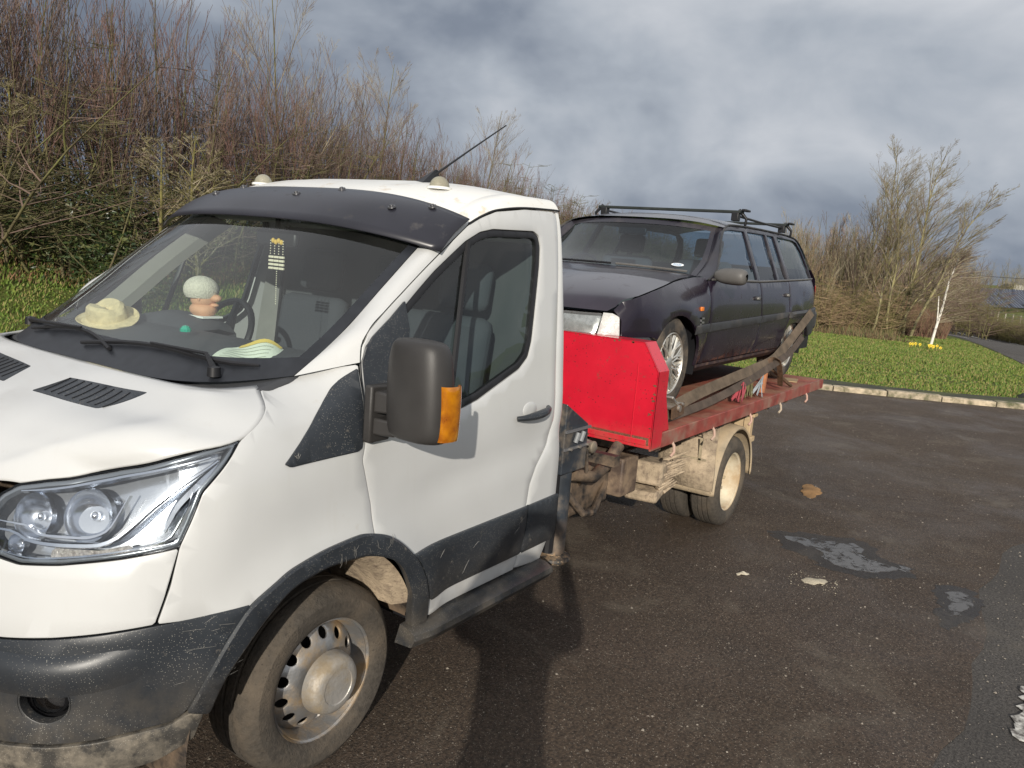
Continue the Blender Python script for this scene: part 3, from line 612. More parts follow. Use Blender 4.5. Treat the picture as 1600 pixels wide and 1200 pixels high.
# --- visor with studs
vis=MB(); wv=np.linspace(-1,1,50); rows=[]
for k,t_ in enumerate(np.linspace(0,1,9)):
    y=-.915*wv*(1-.02*t_); a=np.abs(wv)
    lo=np.stack([.300+.195*a**3.2,y*.985,1.967-.078*a**3.0-.004*a],-1); hi=np.stack([.615+.05*a**2.5,y,2.118-.098*a**3.2],-1)
    q=lo*(1-t_)+hi*t_; q[:,2]+=.030*math.sin(PI*t_)*(1-.6*a**4); rows.append(q)
vis.grid(np.array(rows)); V_=vis.build('sun_visor',VISP,T,angle=60); V_.modifiers.new('thick','SOLIDIFY').thickness=.006
def onvis(w,t_):
    a=abs(w); lo=np.array([.300+.195*a**3.2,-.915*w*.985,1.967-.078*a**3]);hi=np.array([.615+.05*a**2.5,-.915*w,2.118-.098*a**3.2]); q=lo*(1-t_)+hi*t_; q[2]+=.030*math.sin(PI*t_)*(1-.6*a**4); return q
for w,t_ in ((-.50,.52),(-.42,.86),(.13,.52),(.30,.86),(.70,.50),(.82,.86)):
    c=onvis(w,t_); sb=MB().lathe([(.0,.012),(.007,.011),(.009,.006),(.016,.005),(.018,0)],c,(-.45,0,.9),16); sb.build('visor_stud',mat('stud',(.08,.08,.085),.35,.5),V_)
# roof marker domes, aerial
for y in (-.57,.60):
    zb=float(roofz(np.array(.85),np.array(abs(y)/.775)))-.004
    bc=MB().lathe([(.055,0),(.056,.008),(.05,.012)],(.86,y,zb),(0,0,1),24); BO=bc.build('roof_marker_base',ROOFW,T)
    d_=MB().sphere((.86,y,zb+.01),.044,20,8,0,(1,1,1.05)); d_.build('roof_marker_lamp',mat('yellowed_dome',(.40,.38,.29),.3,trans=.3,bump=.3,bscale=120,dirt=(.3,.27,.2),damt=.5),BO)
zb=float(roofz(np.array(1.1),np.array(.4)))
ae=MB().add([(1.03,-.325,zb-.01),(1.03,-.275,zb-.01),(1.19,-.30,zb-.01),(1.15,-.30,zb+.065),(1.17,-.30,zb+.06)],[(0,1,3),(1,2,4,3),(2,0,3,4),(0,1,2)]); A_=ae.build('aerial_base',BLACK,T,smooth=False)
MB().tube([(1.13,-.30,zb+.03),(1.40,-.30,zb+.19),(1.70,-.30,zb+.365)],[.006,.0045,.0035],6).build('aerial_rod',BLACK,A_)
# --- black shell added to darken panel gaps and block light; floor, rear wall
sh=MB()
for g in (1,):
    ss=np.concatenate([np.linspace(-1.73,-.52,22),[-.5]]); zs=np.linspace(.42,.98,6); S2,Z2=np.meshgrid(ss,zs,indexing='ij'); sh.grid(offs(-.10)(S2,Z2))
    ss=np.linspace(-.5,.4,16); 
    S2,Z2=np.meshgrid(ss,np.linspace(.93,1.20,4),indexing='ij'); sh.grid(offs(-.07)(S2,Z2))
    S2,Z2=np.meshgrid(np.linspace(.36,1.30,8),np.linspace(.46,1.20,6),indexing='ij'); sh.grid(offs(-.07)(S2,Z2))
sh.whole(); sh.box(.44,1.30,-.93,.93,.42,.47); sh.build('dark_shell_and_floor',BLACK,T)
rw=MB(); rw.box(1.285,1.315,-.96,.96,.50,1.30); rw.box(1.285,1.315,-.90,.90,1.30,1.98); rw.box(1.285,1.32,-.80,.80,1.98,2.15); rw.build('cab_rear_wall',WHITE,T); rt_=MB(); rt_.box(1.268,1.280,-.90,.90,.50,1.95); rt_.build('rear_wall_lining',mat('lining_dark_grey',(.07,.075,.08),.8),T)
# --- interior
it=MB()
dash=[(-.30,1.385),(-.15,1.425),(.02,1.462),(.16,1.475),(.26,1.455),(.33,1.40),(.36,1.25),(.34,.95),(-.30,.95)]
it.prism(dash,-.80,.80); it.build('dashboard',INT,T,bevel=.015)
bn=MB(); q=[]
for y in np.linspace(.12,.62,12):
    k=math.sin(PI*(y-.12)/.5)**.5*.055; q.append([(.12,y,1.462),(.18,y,1.468+k*.8),(.27,y,1.472+k),(.36,y,1.45+k),(.365,y,1.40)])
bn.grid(np.array(q)); bn.build('instrument_binnacle',INT,T)
sw=MB(); R_=Matrix.Rotation(math.radians(-62),3,'Y'); c=Vector((.47,.38,1.40)); ring=[c+R_@Vector((.19*math.cos(a),.19*math.sin(a),0)) for a in np.linspace(0,2*PI,40,endpoint=False)]
ring.append(ring[0]); sw.tube(ring,.016,8); 
for a in (0,2.2,4.1): sw.tube([c+R_@Vector((0,0,-.03)),c+R_@Vector((.18*math.cos(a),.18*math.sin(a),0))],[.03,.014],6)
sw.build('steering_wheel',BLACK,T)
for y,w in ((.42,.50),(-.33,.86)):
    se=MB(); se.box(.55,1.02,y-w/2,y+w/2,.86,1.02); se.box(.98,1.10,y-w/2+.02,y+w/2-.02,.98,1.60,ry=.16); s0=se.build('seat',SEAT,T,bevel=.05)
    for hy in ([y] if w<.6 else [y-.22,y+.20]):
        MB().box(1.08,1.17,hy-.14,hy+.14,1.62,1.84,ry=.16).build('headrest',SEAT,s0,bevel=.04)
hl=MB(); 
tr=MB(); tr.box(.36,1.24,-.945,-.90,.85,1.27); tr.both(); tr.build('door_trim',INTL,T,bevel=.02)
xx,ww=np.meshgrid(np.linspace(.62,1.30,8),np.linspace(-.93,.93,14),indexing='ij'); hl.grid(np.stack([xx,ww*.80,roofz(xx,ww)-.045],-1)); hl.build('headliner',INTL,T)
bp_=MB(); s_=np.linspace(0,1,8)
for a,b_ in (((1.16,1.27),(1.30,1.97)),): 
    P=np.stack([offs(-.05)(np.linspace(1.12,1.18,8),np.linspace(1.27,1.97,8)),offs(-.05)(np.linspace(1.26,1.29,8),np.linspace(1.27,1.97,8))]); bp_.grid(P)
bp_.both(); bp_.build('pillar_trim',INTL,T)
for s1 in (-1,1):
    q=[];
    for w_ in (0,1): 
        e_=Ec.copy(); e_[:,0]+=.045+.10*w_; e_[:,1]+=.03+.05*w_; e_[:,2]-=.03+.035*w_; q.append(e_)
    mid=(q[0]+q[1])/2; mid[:,1]+=.02; P=np.array([q[0],mid,q[1]]); P[...,1]*=-s1*-1 if s1<0 else -1; MB().grid(P).build('pillar_lining',mat('lining_pale_grey',(.40,.39,.34),.8),T)
for s1 in (-1,1):
    bt=MB().tube([(1.24,s1*.86,1.95),(1.22,s1*.87,1.5),(1.15,s1*.84,1.0)],.012,6); bt.build('seat_belt',BLACK,T)
im=MB().box(.455,.485,-.13,.13,1.845,1.915); IM=im.build('interior_mirror',BLACK,T,bevel=.012); MB().tube([(.47,0,1.91),(.47,0,2.02)],.012,6).build('mirror_stalk',BLACK,IM)
for y in (-.4,.42):
    MB().box(.50,.66,y-.24,y+.24,1.975,1.992,ry=.30).build('inner_sun_visor',INTL,T,bevel=.006)
# --- wheels
def circpoly(cx,cy,r,n=10): return [(cx+r*math.cos(a),cy+r*math.sin(a)) for a in np.linspace(0,2*PI,n,endpoint=False)]
def front_wheel(sg):
    c=Vector((0,-.905,.345)); mk=lambda b:(b if sg<0 else b.mirrored())
    disc=[(.224,.004),(.226,-.004),(.219,-.010),(.214,-.008),(.210,-.020),(.203,-.050),(.199,-.075)]
    b=MB().lathe(disc,c,(0,-1,0),64); 
    W_=mk(b).build('wheel',RIM,T,angle=50)
    mk(MB().lathe([(.224,.002),(.232,.010),(.262,.022),(.300,.020),(.325,.004),(.338,-.014),(.343,-.028),(.345,-.05),(.337,-.053),(.337,-.062),(.345,-.065),(.346,-.098),(.337,-.101),(.337,-.110),(.346,-.113),(.345,-.148),(.337,-.151),(.337,-.16),(.344,-.163),(.342,-.19),(.33,-.205),(.26,-.225),(.20,-.20)],c,(0,-1,0),96)).build('tyre',RUB,W_,angle=28)
    # disc with hand holes
    def cone(u,v):
        r=np.hypot(u,v); h=_pch([0,.105,.118,.130,.150,.178,.192,.203],[-.012,-.012,-.016,-.020,-.030,-.048,-.062,-.075])(r)
        return np.stack([u,c.y-h,v+.345],-1)
    outl=circpoly(0,0,.2015,56); hs=[circpoly(.163*math.cos(a),.163*math.sin(a),.0205,12) for a in np.linspace(0,2*PI,13,endpoint=False)]
    d=panel_mb(outl,cone,h=.022,t=.008,holes=hs,gap=0,rnd=0); mk(d).build('wheel_disc',RIM,W_,angle=50)
    mk(MB().lathe([(.113,.010),(.111,.030),(.107,.048),(.100,.061),(.090,.069),(.080,.0725),(.066,.073),(.064,.070),(.03,.069),(0,.069)],c,(0,-1,0),48)).build('hub_cap',mat('hub_steel',(.42,.40,.37),.45,.5,var=.15,dirt=(.33,.27,.19),damt=.5,dscale=9,bump=.35,bscale=50),W_)
    mk(MB().lathe([(.19,-.09),(0,-.10)],c,(0,-1,0),32)).build('brake_drum',BLACK,W_)
    return W_
front_wheel(-1); front_wheel(1)
WB=3.954
def rear_wheel(sg):
    mk=lambda b:(b if sg<0 else b.mirrored())
    ty=[(.224,.002),(.232,.010),(.262,.020),(.300,.016),(.325,.002),(.338,-.014),(.343,-.026),(.345,-.045),(.336,-.048),(.336,-.055),(.345,-.058),(.346,-.085),(.337,-.088),(.337,-.095),(.346,-.098),(.346,-.12),(.337,-.123),(.337,-.13),(.345,-.133),(.343,-.165),(.33,-.18),(.26,-.195),(.20,-.17)]
    for nm,yo in (('wheel',-1.03),('wheel',-.775)):
        c=(WB,yo,.345)
        prof=[(.224,.004),(.226,-.004),(.219,-.010),(.212,-.012),(.208,-.05),(.203,-.085),(.185,-.105),(.150,-.125),(.125,-.13),(.115,-.11),(.105,-.095),(.06,-.09),(0,-.09)] if yo<-.9 else [(.224,.004),(.219,-.01),(.208,-.02),(.2,-.15),(0,-.15)]
        w=mk(MB().lathe(prof,c,(0,-1,0),56)).build(nm,RIMW,T,angle=50)
        mk(MB().lathe(ty,c,(0,-1,0),80)).build('tyre',RUB,w,angle=28)
        if yo<-.9:
            nb=MB()
            for a in np.linspace(0,2*PI,6,endpoint=False): nb.lathe([(.013,0),(.013,.025),(0,.028)],(WB+.085*math.cos(a),yo+.095,.345+.085*math.sin(a)),(0,-1,0),6)
            mk(nb).build('wheel_nut',MUDW,w)
            hs=MB()
            for a in np.linspace(.3,2*PI+.3,8,endpoint=False): hs.lathe([(.02,.0),(.02,-.012)],(WB+.165*math.cos(a),yo+.112,.345+.165*math.sin(a)),(0,-1,0),10); hs.lathe([(.018,.001),(0,.001)],(WB+.165*math.cos(a),yo+.112,.345+.165*math.sin(a)),(0,-1,0),10)
            mk(hs).build('hand_hole',CHAS,w)
for sg in (-1,1):
    rear_wheel(sg); mk=lambda b:(b if sg<0 else b.mirrored())
    m=MB(); ang=np.radians(np.linspace(184,-2,40)); P=[]
    cx,cz=3.885,.365
    for y,r in ((-1.075,.395),(-1.078,.41),(-1.062,.422),(-1.0,.428),(-.84,.43),(-.66,.428),(-.645,.42),(-.64,.40)): P.append([(cx+r*math.cos(a)*(1.0),y,cz+r*math.sin(a)*1.0) for a in ang])
    m.grid(np.array(P)); G_=mk(m).build('rear_mudguard',mat('muddy_guard',(.33,.27,.19),.8,var=.3,vscale=8,dirt=(.44,.34,.22),damt=.8,dscale=5,speck=(.08,.07,.06),spamt=.9,spscale=60,bump=.4),T,angle=60)
    G_.modifiers.new('thick','SOLIDIFY').thickness=.008
    fp=MB(); fp.add([(3.452,-1.07,.375),(3.46,-.64,.375),(3.47,-.64,.60),(3.50,-.64,.74),(3.60,-.66,.835),(3.66,-1.0,.80),(3.52,-1.04,.63),(3.46,-1.07,.50)],[(0,1,2,7),(7,2,3,6),(6,3,4,5)]); fp.box(3.50,3.72,-.93,-.62,.74,.80)
    f_=mk(fp).build('splash_plate',MUDM,G_); f_.modifiers.new('thick','SOLIDIFY').thickness=.02
    rb_=MB(); rb_.box(3.449,3.457,-1.0,-.72,.58,.592); rb_.box(3.449,3.457,-.96,-.94,.40,.74); mk(rb_).build('plate_rib',MUDW,G_)
# --- chassis
ch=MB()
for s1 in (-1,1):
    for z in (.56,.74): ch.box(-.4,6.0,s1*.42-.035,s1*.42+.035,z,z+.012)
    ch.box(-.4,6.0,s1*.42-.006,s1*.42+.006,.56,.75)
for x in (1.5,2.4,3.1,4.4,5.2,5.9): ch.box(x,x+.07,-.42,.42,.58,.73)
ch.build('chassis_frame',CHAS,T,smooth=False)
sf=MB()
for s1 in (-1,1): sf.box(1.5,6.1,s1*.38-.04,s1*.38+.04,.76,.87)
for x in np.arange(1.9,6.1,.55): sf.box(x,x+.06,-1.04,1.04,.82,.878)
sf.build('deck_subframe',CHAS,T,smooth=False)
ax=MB().tube([(WB,-.9,.345),(WB,.9,.345)],.055,12).sphere((WB,0,.345),.17); ax.tube([(0,-.8,.30),(0,.8,.30)],.05,8); ax.tube([(1.2,0,.5),(WB,0,.36)],.045,10); ax.build('axle_and_propshaft',CHAS,T)
tk=MB().box(1.86,2.36,-.80,-.50,.47,.76); tk.build('tank',CHAS,T,bevel=.03)
tb=MB().box(2.40,2.62,-.86,-.52,.50,.74); tb.build('battery_box',mat('brown_painted_box',(.10,.07,.055),.6,var=.3,dirt=(.25,.18,.12),damt=.6,dscale=8,bump=.3),T,bevel=.012)
for x0,y0,z0,l in ((2.72,-.86,.52,.22),(2.70,-.84,.43,.34)):
    b=MB().box(x0,x0+l,y0-.10,y0+.12,z0,z0+(.15 if z0>.5 else .07),rz=.15,ry=.05 if z0>.5 else -.12); b.build('mud_covered_bracket',MUDM,T,bevel=.02)
ms=MB()
for k in range(26):
    a=RNG.random(3); ms.tube([(2.72+.3*a[0],-.95+.05*a[1],.44+.22*a[2]),(2.78+.3*a[0]+.06*a[1],-.98-.04*a[2],.47+.20*a[2]+.06*a[1])],[.018,.004],5)
ms.build('mud_clods',MUDM,T)
ps=MB()
ps.tube([(1.72,-.88,.78),(1.90,-.92,.74),(2.05,-.93,.80),(2.16,-.93,.88)],.035,12)
ps.tube([(1.7,-.80,.90),(1.85,-.86,.82),(1.98,-.80,.66),(2.1,-.7,.62)],.014,8); ps.tube([(1.7,-.85,.70),(1.82,-.92,.55),(2.02,-.88,.50),(2.3,-.8,.60)],.02,8)
ps.tube([(1.66,-.9,1.0),(1.74,-.95,.92),(1.76,-.95,.80)],.010,8); ps.build('hydraulic_hose',CHAS,T)
vb=MB(); 
for k in range(4): vb.box(1.74+.03*k,1.76+.03*k,-.93,-.82,.86+.02*(k%2),.96,rx=.2)
vb.lathe([(.03,0),(.035,.03),(.0,.05)],(1.80,-.93,.93),(0,-1,0),12); vb.build('valve_block',mat('grey_casting',(.14,.13,.12),.5,.5,var=.3,dirt=(.3,.25,.18),damt=.4),T,bevel=.004)
cr=MB()
cr.box(1.46,1.70,-.97,-.70,.84,.98); cr.add([(1.46,-.97,.98),(1.70,-.97,.98),(1.70,-.70,.98),(1.46,-.70,.98),(1.46,-.97,1.20),(1.695,-.97,1.075),(1.695,-.70,1.075),(1.46,-.70,1.22)],[(0,1,5,4),(1,2,6,5),(2,3,7,6),(4,5,6,7),(3,0,4,7)])
CB=cr.build('outrigger_housing',CRANE,T,smooth=False,bevel=.006)
w_=MB(); w_.box(1.455,1.705,-.982,-.972,1.055,1.068); w_.box(1.455,1.705,-.982,-.972,.965,.978); w_.build('housing_flange',mat('worn_edge',(.22,.22,.23),.4,.5),CB)
for x in (1.50,1.59,1.68): MB().lathe([(.009,0),(.009,.012),(0,.014)],(x,-.982,.972),(0,-1,0),6).build('bolt',STEEL,CB)
for x in (1.545,1.60): MB().tube([(x,-.985,1.0),(x+.012,-.992,1.05)],.012,8).build('control_lever',mat('lever_grey',(.2,.21,.22),.4),CB)
lg=MB().tube([(1.575,-.90,.84),(1.575,-.90,.40)],.058,20); LG=lg.build('outrigger_leg',CRANE,T)
MB().tube([(1.478,-.92,.84),(1.50,-.91,.60),(1.49,-.91,.42)],.03,10).build('inner_ram',BLACK,LG)
MB().lathe([(0,.0),(.095,.0),(.10,.012),(.095,.024),(.05,.035),(.045,.06)],(1.56,-.90,.362),(0,0,1),24).build('outrigger_foot',mat('scuffed_foot',(.05,.045,.04),.6,dirt=(.45,.30,.17),damt=.5,dscale=14,speck=(.7,.5,.3),spamt=.8,spscale=80),LG)
lg2=MB().tube([(1.575,.90,.84),(1.575,.90,.40)],.058,20).box(1.46,1.70,.70,.97,.84,1.15); lg2.build('outrigger_leg',CRANE,T)
cb=MB().box(1.48,1.68,-.70,.70,.86,.98).box(1.46,1.72,-.2,.2,.98,1.55); cb.tube([(1.59,0,1.5),(1.59,.1,1.72),(1.6,.7,1.60)],.06,10); cb.build('crane_base',CRANE,T)
for k in range(5):
    z=.43+.13*k*.3; 
# --- deck
dk=MB().box(2.19,6.22,-1.10,1.10,.905,.955); DK=dk.build('deck',DECK,T,bevel=.006)
fl=MB(); fl.box(2.20,6.22,-1.108,-1.094,.872,.962); fl.both(); fl.build('deck_edge',mat('worn_red_edge',(.25,.055,.042),.55,var=.3,vscale=8,dirt=(.26,.15,.11),damt=.5,dscale=5,bump=.2),DK,bevel=.004)
rl=MB().box(6.18,6.26,-1.06,1.06,.86,.95); rl.build('deck_tail_beam',mat('worn_red_edge',(0,0,0)),DK,bevel=.01)
hbp=[(-1.11,.885),(1.11,.885),(1.11,1.325),(1.01,1.480),(-1.01,1.480),(-1.11,1.325)]
hb=MB().prism(hbp,2.19,2.205,'yz'); HB=hb.build('headboard',RED,T,smooth=False,bevel=.004)
hr=MB(); 
P=[(-1.11,.885),(-1.11,1.325),(-1.01,1.480),(1.01,1.480),(1.11,1.325),(1.11,.885)]
hr.grid(np.array([[(x,y,z) for y,z in P] for x in (2.19,2.335)])); hq=[(y*.975,z-.02) for y,z in P]; hr.grid(np.array([[(x,y,z) for y,z in q] for x,q in ((2.335,P),(2.335,hq))])); h_=hr.build('headboard_return',RED,HB,smooth=False); h_.modifiers.new('thick','SOLIDIFY').thickness=.006
for y in (-1.085,-.6,.6,1.085):
    g=MB().prism([(2.335,.96),(2.47,.96),(2.36,1.22),(2.335,1.22)],y-.006,y+.006,'xz'); g.build('gusset',RED,HB,smooth=False)
CHIP=mat('bare_rust_chip',(.13,.055,.03),.8,var=.4,vscale=60); cb_=MB(); rq=random.Random(12)
for k in range(60):
    e=rq.random()
    if e<.45: y,z=rq.uniform(-1.08,.2),.892+abs(rq.gauss(0,.018))
    elif e<.7: y,z=rq.uniform(-1.0,.2),1.474-abs(rq.gauss(0,.006))
    else: y,z=-1.104+abs(rq.gauss(0,.012)),rq.uniform(.9,1.32)
    r_=rq.uniform(.003,.011); cb_.add([(2.1885,y+r_*rq.uniform(.5,1.4)*math.cos(a),z+r_*rq.uniform(.3,.9)*math.sin(a)) for a in np.linspace(0,2*PI,7,endpoint=False)],[tuple(range(7))])
cb_.build('rust_chips',CHIP,HB,smooth=False)['kind']='stuff'
for y in (-.985,-.05): MB().tube([(2.189,y+rq.gauss(0,.001),z) for z in np.linspace(.90,1.44 if y>-.9 else 1.36,26)],.0035,5).build('weld_bead',RED,HB)
MB().box(2.183,2.190,-1.08,1.08,.905,.935).build('lower_strip',RED,HB,bevel=.002)
bl=MB()
for y in np.linspace(-.95,.95,6):
    bl.lathe([(.012,0),(.011,.008),(0,.009)],(2.184,y,.92),(-1,0,0),6)
bl.build('headboard_bolt',RED,HB)
for u in (2.52,3.20,3.98,4.76,5.60):
    hk=MB().tube([(u,-1.09,.895),(u+.005,-1.115,.86),(u-.01,-1.125,.825),(u-.035,-1.115,.80)],.009,8); hk.build('rope_hook',mat('faded_pink_steel',(.45,.28,.22),.6,dirt=(.4,.33,.25),damt=.5),DK)
# rear light board
rb=MB().box(4.52,4.54,-.90,-.42,.58,.765); RL=rb.build('rear_light_board',mat('mud_coated_board',(.47,.35,.21),.85,var=.15,dirt=(.2,.15,.1),damt=.15,bump=.3),T,bevel=.004)
MB().box(4.51,4.58,-.965,-.905,.56,.775).build('board_end_post',mat('mud_coated_board',(0,0,0)),RL,bevel=.006); MB().box(4.50,4.60,-.99,-.90,.762,.79).box(4.50,4.60,-.985,-.90,.555,.60).build('post_bracket',mat('mud_coated_board',(0,0,0)),RL,bevel=.006)
MB().box(4.0,4.55,-.60,-.55,.74,.775).build('board_bracket',MUDW,RL)
# ================================================================== THE CAR ON THE DECK
K=empty('estate_car',tuple(CO),'dark aubergine old estate car with roof bars strapped on the red truck deck','car')
def coffs(d):
    def g(u,v):
        e=1.5e-3;p=csurf(u,v);n=np.cross(csurf(u+e,v)-csurf(u-e,v),csurf(u,v+e)-csurf(u,v-e));n/=np.maximum(np.linalg.norm(n,axis=-1,keepdims=True),1e-12);return p+n*d
    return g
fa=[(.0+.375*math.cos(math.radians(a)),.315+.375*math.sin(math.radians(a))) for a in range(0,181,12)]
fa=[(.385*math.cos(math.radians(a)),.285+.345*math.sin(math.radians(a))) for a in range(-5,150,10)]
cw=[(-.70,.655),(-.64,.712),(-.50,.748),(-.355,.78),(-.15,.815),(.021,.843),(.25,.868),(.426,.883),(.54,.888),(.538,.70),(.530,.54),(.474,.284),(.39,.27)]+fa[1:]+[(-.36,.50),(-.50,.502),(-.643,.505),(-.648,.60)]
ra=[(2.79+.43*math.cos(math.radians(a)),.29+.235*math.sin(math.radians(a))) for a in range(5,176,10)]
fd=[(.545,.866),(1.655,.876),(1.70,.573),(1.60,.30),(.478,.284),(.535,.54)]
rd=[(1.66,.876),(2.525,.902),(2.49,.61),(2.43,.46),(2.37,.36),(2.34,.305),(1.605,.30),(1.705,.573)]
qd=[(2.53,.903),(3.2,.925),(3.80,.95),(3.87,.78),(3.87,.60),(3.55,.60),(3.40,.47),(3.245,.33)]+ra[1:-2]+[(2.435,.455),(2.497,.61)]
frame=[(.55,.868),(.68,.93),(.82,1.02),(1.00,1.165),(1.12,1.24),(1.28,1.292),(1.7,1.312),(2.2,1.322),(3.0,1.328),(3.35,1.315),(3.55,1.26),(3.68,1.14),(3.75,1.0),(3.78,.95),(3.2,.928),(2.53,.905),(1.66,.878)]
wf=[(1.061,1.205),(1.16,1.243),(1.316,1.262),(1.650,1.272),(1.600,.893),(.72,.884),(.70,.90)]
wr=[(1.735,1.275),(2.235,1.285),(2.175,.905),(1.675,.893)]
wq=[(2.285,1.285),(2.50,1.288),(2.500,.918),(2.245,.908)]
wc=[(2.60,1.290),(3.20,1.295),(3.38,1.28),(3.52,1.20),(3.60,1.06),(3.60,.95),(2.585,.922)]
for m_ in (False,True):
    mm=lambda b:(b.mirrored() if m_ else b)
    panel('front_wing',cw,csurf,CARP,K,mirror=m_,h=.06,t=.02)
    d1=panel('front_door',fd,csurf,CARP,K,mirror=m_,h=.08,t=.02); d2=panel('rear_door',rd,csurf,CARP,K,mirror=m_,h=.08,t=.02)
    panel('rear_quarter',qd,csurf,CARP,K,mirror=m_,h=.07,t=.02)
    fr_=panel('window_frame',frame,csurf,mat('car_frame_paint',(.013,.011,.018),.3,coat=.3,dirt=(.05,.045,.05),damt=.3),K,mirror=m_,h=.07,t=.02,holes=[wf,wr,wq,wc],gap=0,rnd=.03)
    for w in (wf,wr,wq,wc):
        panel('side_window',w,coffs(-.012),GLC,K,mirror=m_,h=.12,t=.003,gap=-.01)
    bl=MB(); s_=np.linspace(.60,3.72,24); bl.tube(coffs(.004)(s_,np.interp(s_,[.6,1.66,2.53,3.75],[.872,.88,.908,.945])),.008,6); mm(bl).build('belt_trim',CARM,K)
    dr=MB(); s_=np.linspace(.0,1,40); q=spl(frame[0:12],s_); dr.tube(coffs(.004)(q[:,0],q[:,1]),.008,6); mm(dr).build('drip_rail',CARD,K)
    # side moulding
    for a,b_ in ((.26,.53),(.545,1.69),(1.705,2.40)):
        p1=lambda s:.535+.031*(s-.25)
        mo=[(a,p1(a)-.035),(a,p1(a)+.028),(b_,p1(b_)+.028),(b_,p1(b_)-.035)]
        if b_>2.3: mo[2]=(2.49,.632);mo[3]=(2.425,.575)
        panel('side_moulding',mo,csurf,CARD,K,mirror=m_,h=.08,t=.01,lift=.012,gap=.001,rnd=0,edge=.008)
    rbp=[(2.62,.545),(2.50,.575),(2.50,.635),(3.86,.655),(3.88,.52),(3.85,.40),(3.30,.38),(3.22,.45),(3.10,.51),(2.9,.54)]
    panel('rear_bumper',[(3.05,.56),(3.05,.635),(3.88,.66),(3.90,.52),(3.86,.40),(3.36,.38),(3.27,.45)],csurf,CARD,K,mirror=m_,h=.07,t=.03,lift=.02,gap=0,edge=.012)
    bs_=MB(); s_=np.linspace(2.50,3.10,10); bs_.tube(coffs(.010)(s_,.606+.02*(s_-2.5)),.028,6); mm(bs_).build('side_moulding',CARD,K)
    sl_=MB(); s_=np.linspace(.40,2.38,20); zz_=np.interp(s_,[.4,2.4],[.262,.285]); sl_.grid(np.stack([coffs(.0)(s_,zz_+.02),coffs(.004)(s_,zz_),coffs(-.03)(s_,zz_-.05)])); mm(sl_).build('sill',mat('rusty_sill',(.035,.022,.025),.6,dirt=(.12,.07,.05),damt=.5,dscale=8),K)
    # lamps
    hlp=[(-1.30,.625),(-.765,.635),(-.793,.512),(-1.30,.505)]
    h_=panel('headlight',hlp,coffs(-.03),mat('car_reflector',(.55,.57,.58),.25,.8,var=.3,vscale=30),K,mirror=m_,h=.05,t=.02,gap=.002,rnd=0)
    l_=panel_mb(hlp,coffs(.0),h=.05,t=.02,gap=.002,rnd=.02); mm(l_).build('headlight_glass',GLN,h_)
    ip=[(-.760,.640),(-.70,.640),(-.655,.622),(-.650,.509),(-.788,.509)]
    panel('indicator_lens',ip,csurf,mat('car_clear_lens',(.50,.50,.48),.18,var=.12,vscale=70,bump=.25,bscale=160,coat=.8),K,mirror=m_,h=.03,t=.02,gap=.002,rnd=0)
    si=MB(); c=coffs(.004)(np.array([.37]),np.array([.672]))[0]; si.box(c[0]-.022,c[0]+.022,c[1]-.006,c[1]+.008,c[2]-.014,c[2]+.014); mm(si).build('side_repeater',mat('orange_lens',(.75,.20,.03),.2),K,bevel=.003)
    bd=MB(); c=coffs(.003)(np.array([.385]),np.array([.58]))[0]
    for z in (-.028,0,.028): bd.box(c[0]-.03,c[0]+.03,c[1]-.003,c[1]+.004,c[2]+z-.006,c[2]+z+.006)
    bd.box(c[0]-.03,c[0]-.018,c[1]-.003,c[1]+.004,c[2]-.034,c[2]+.034); mm(bd).build('badge',mat('badge_grey',(.35,.35,.36),.3,.7),K)
    for s0,z0,par in ((1.56,.745,d1),(2.43,.775,d2)):
        c=coffs(.0)(np.array([s0]),np.array([z0]))[0]; hb=MB().box(c[0]-.055,c[0]+.055,c[1]-.018,c[1]+.01,c[2]-.012,c[2]+.02); mm(hb).build('door_handle',CARD,par,bevel=.008)
        mm(MB().box(c[0]-.05,c[0]+.01,c[1]-.021,c[1]-.015,c[2]-.006,c[2]+.012)).build('handle_glint',STEEL,par,bevel=.002)
    # mirror
    cx_,cy_,cz_=CO[0]+.55,-1.0,.905+CO[2]; cg=[]
    for k,(yy,sx,sz) in enumerate(((-.84,.35,.45),(-.87,.6,.8),(-.92,.9,.95),(-1.02,1,1),(-1.055,.85,.85),(-1.065,.4,.4))):
        cg.append([(CO[0]+.66+.065*sx*math.cos(a)*1.1+.035*(-.84-yy)*5*-0,yy+CO[1],CO[2]+.905+.062*sz*(abs(math.sin(a))**.7*(1 if math.sin(a)>0 else -1))) for a in np.linspace(0,2*PI,13)])
    b=MB().grid(np.array(cg)); mm(b).build('door_mirror',CARM,K,sub=1)
    # wheels
    for wx in (0,2.73):
        c=Vector((CO[0]+wx,CO[1]-.715,CO[2]+.315))
        w=mm(MB().lathe([(.203,.125),(.206,.132),(.200,.138),(.194,.130),(.190,.10),(.185,.05),(.18,.0)],c,(0,-1,0),48)).build('wheel',ALLOY,K)
        mm(MB().lathe([(.20,.12),(.215,.138),(.25,.146),(.285,.138),(.305,.118),(.314,.10),(.315,.07),(.308,.068),(.308,.06),(.315,.058),(.315,.02),(.308,.018),(.308,.01),(.315,.008),(.314,-.03),(.30,-.05),(.2,-.05)],c,(0,-1,0),72)).build('tyre',RUBC,w,angle=28)
        sp_=MB()
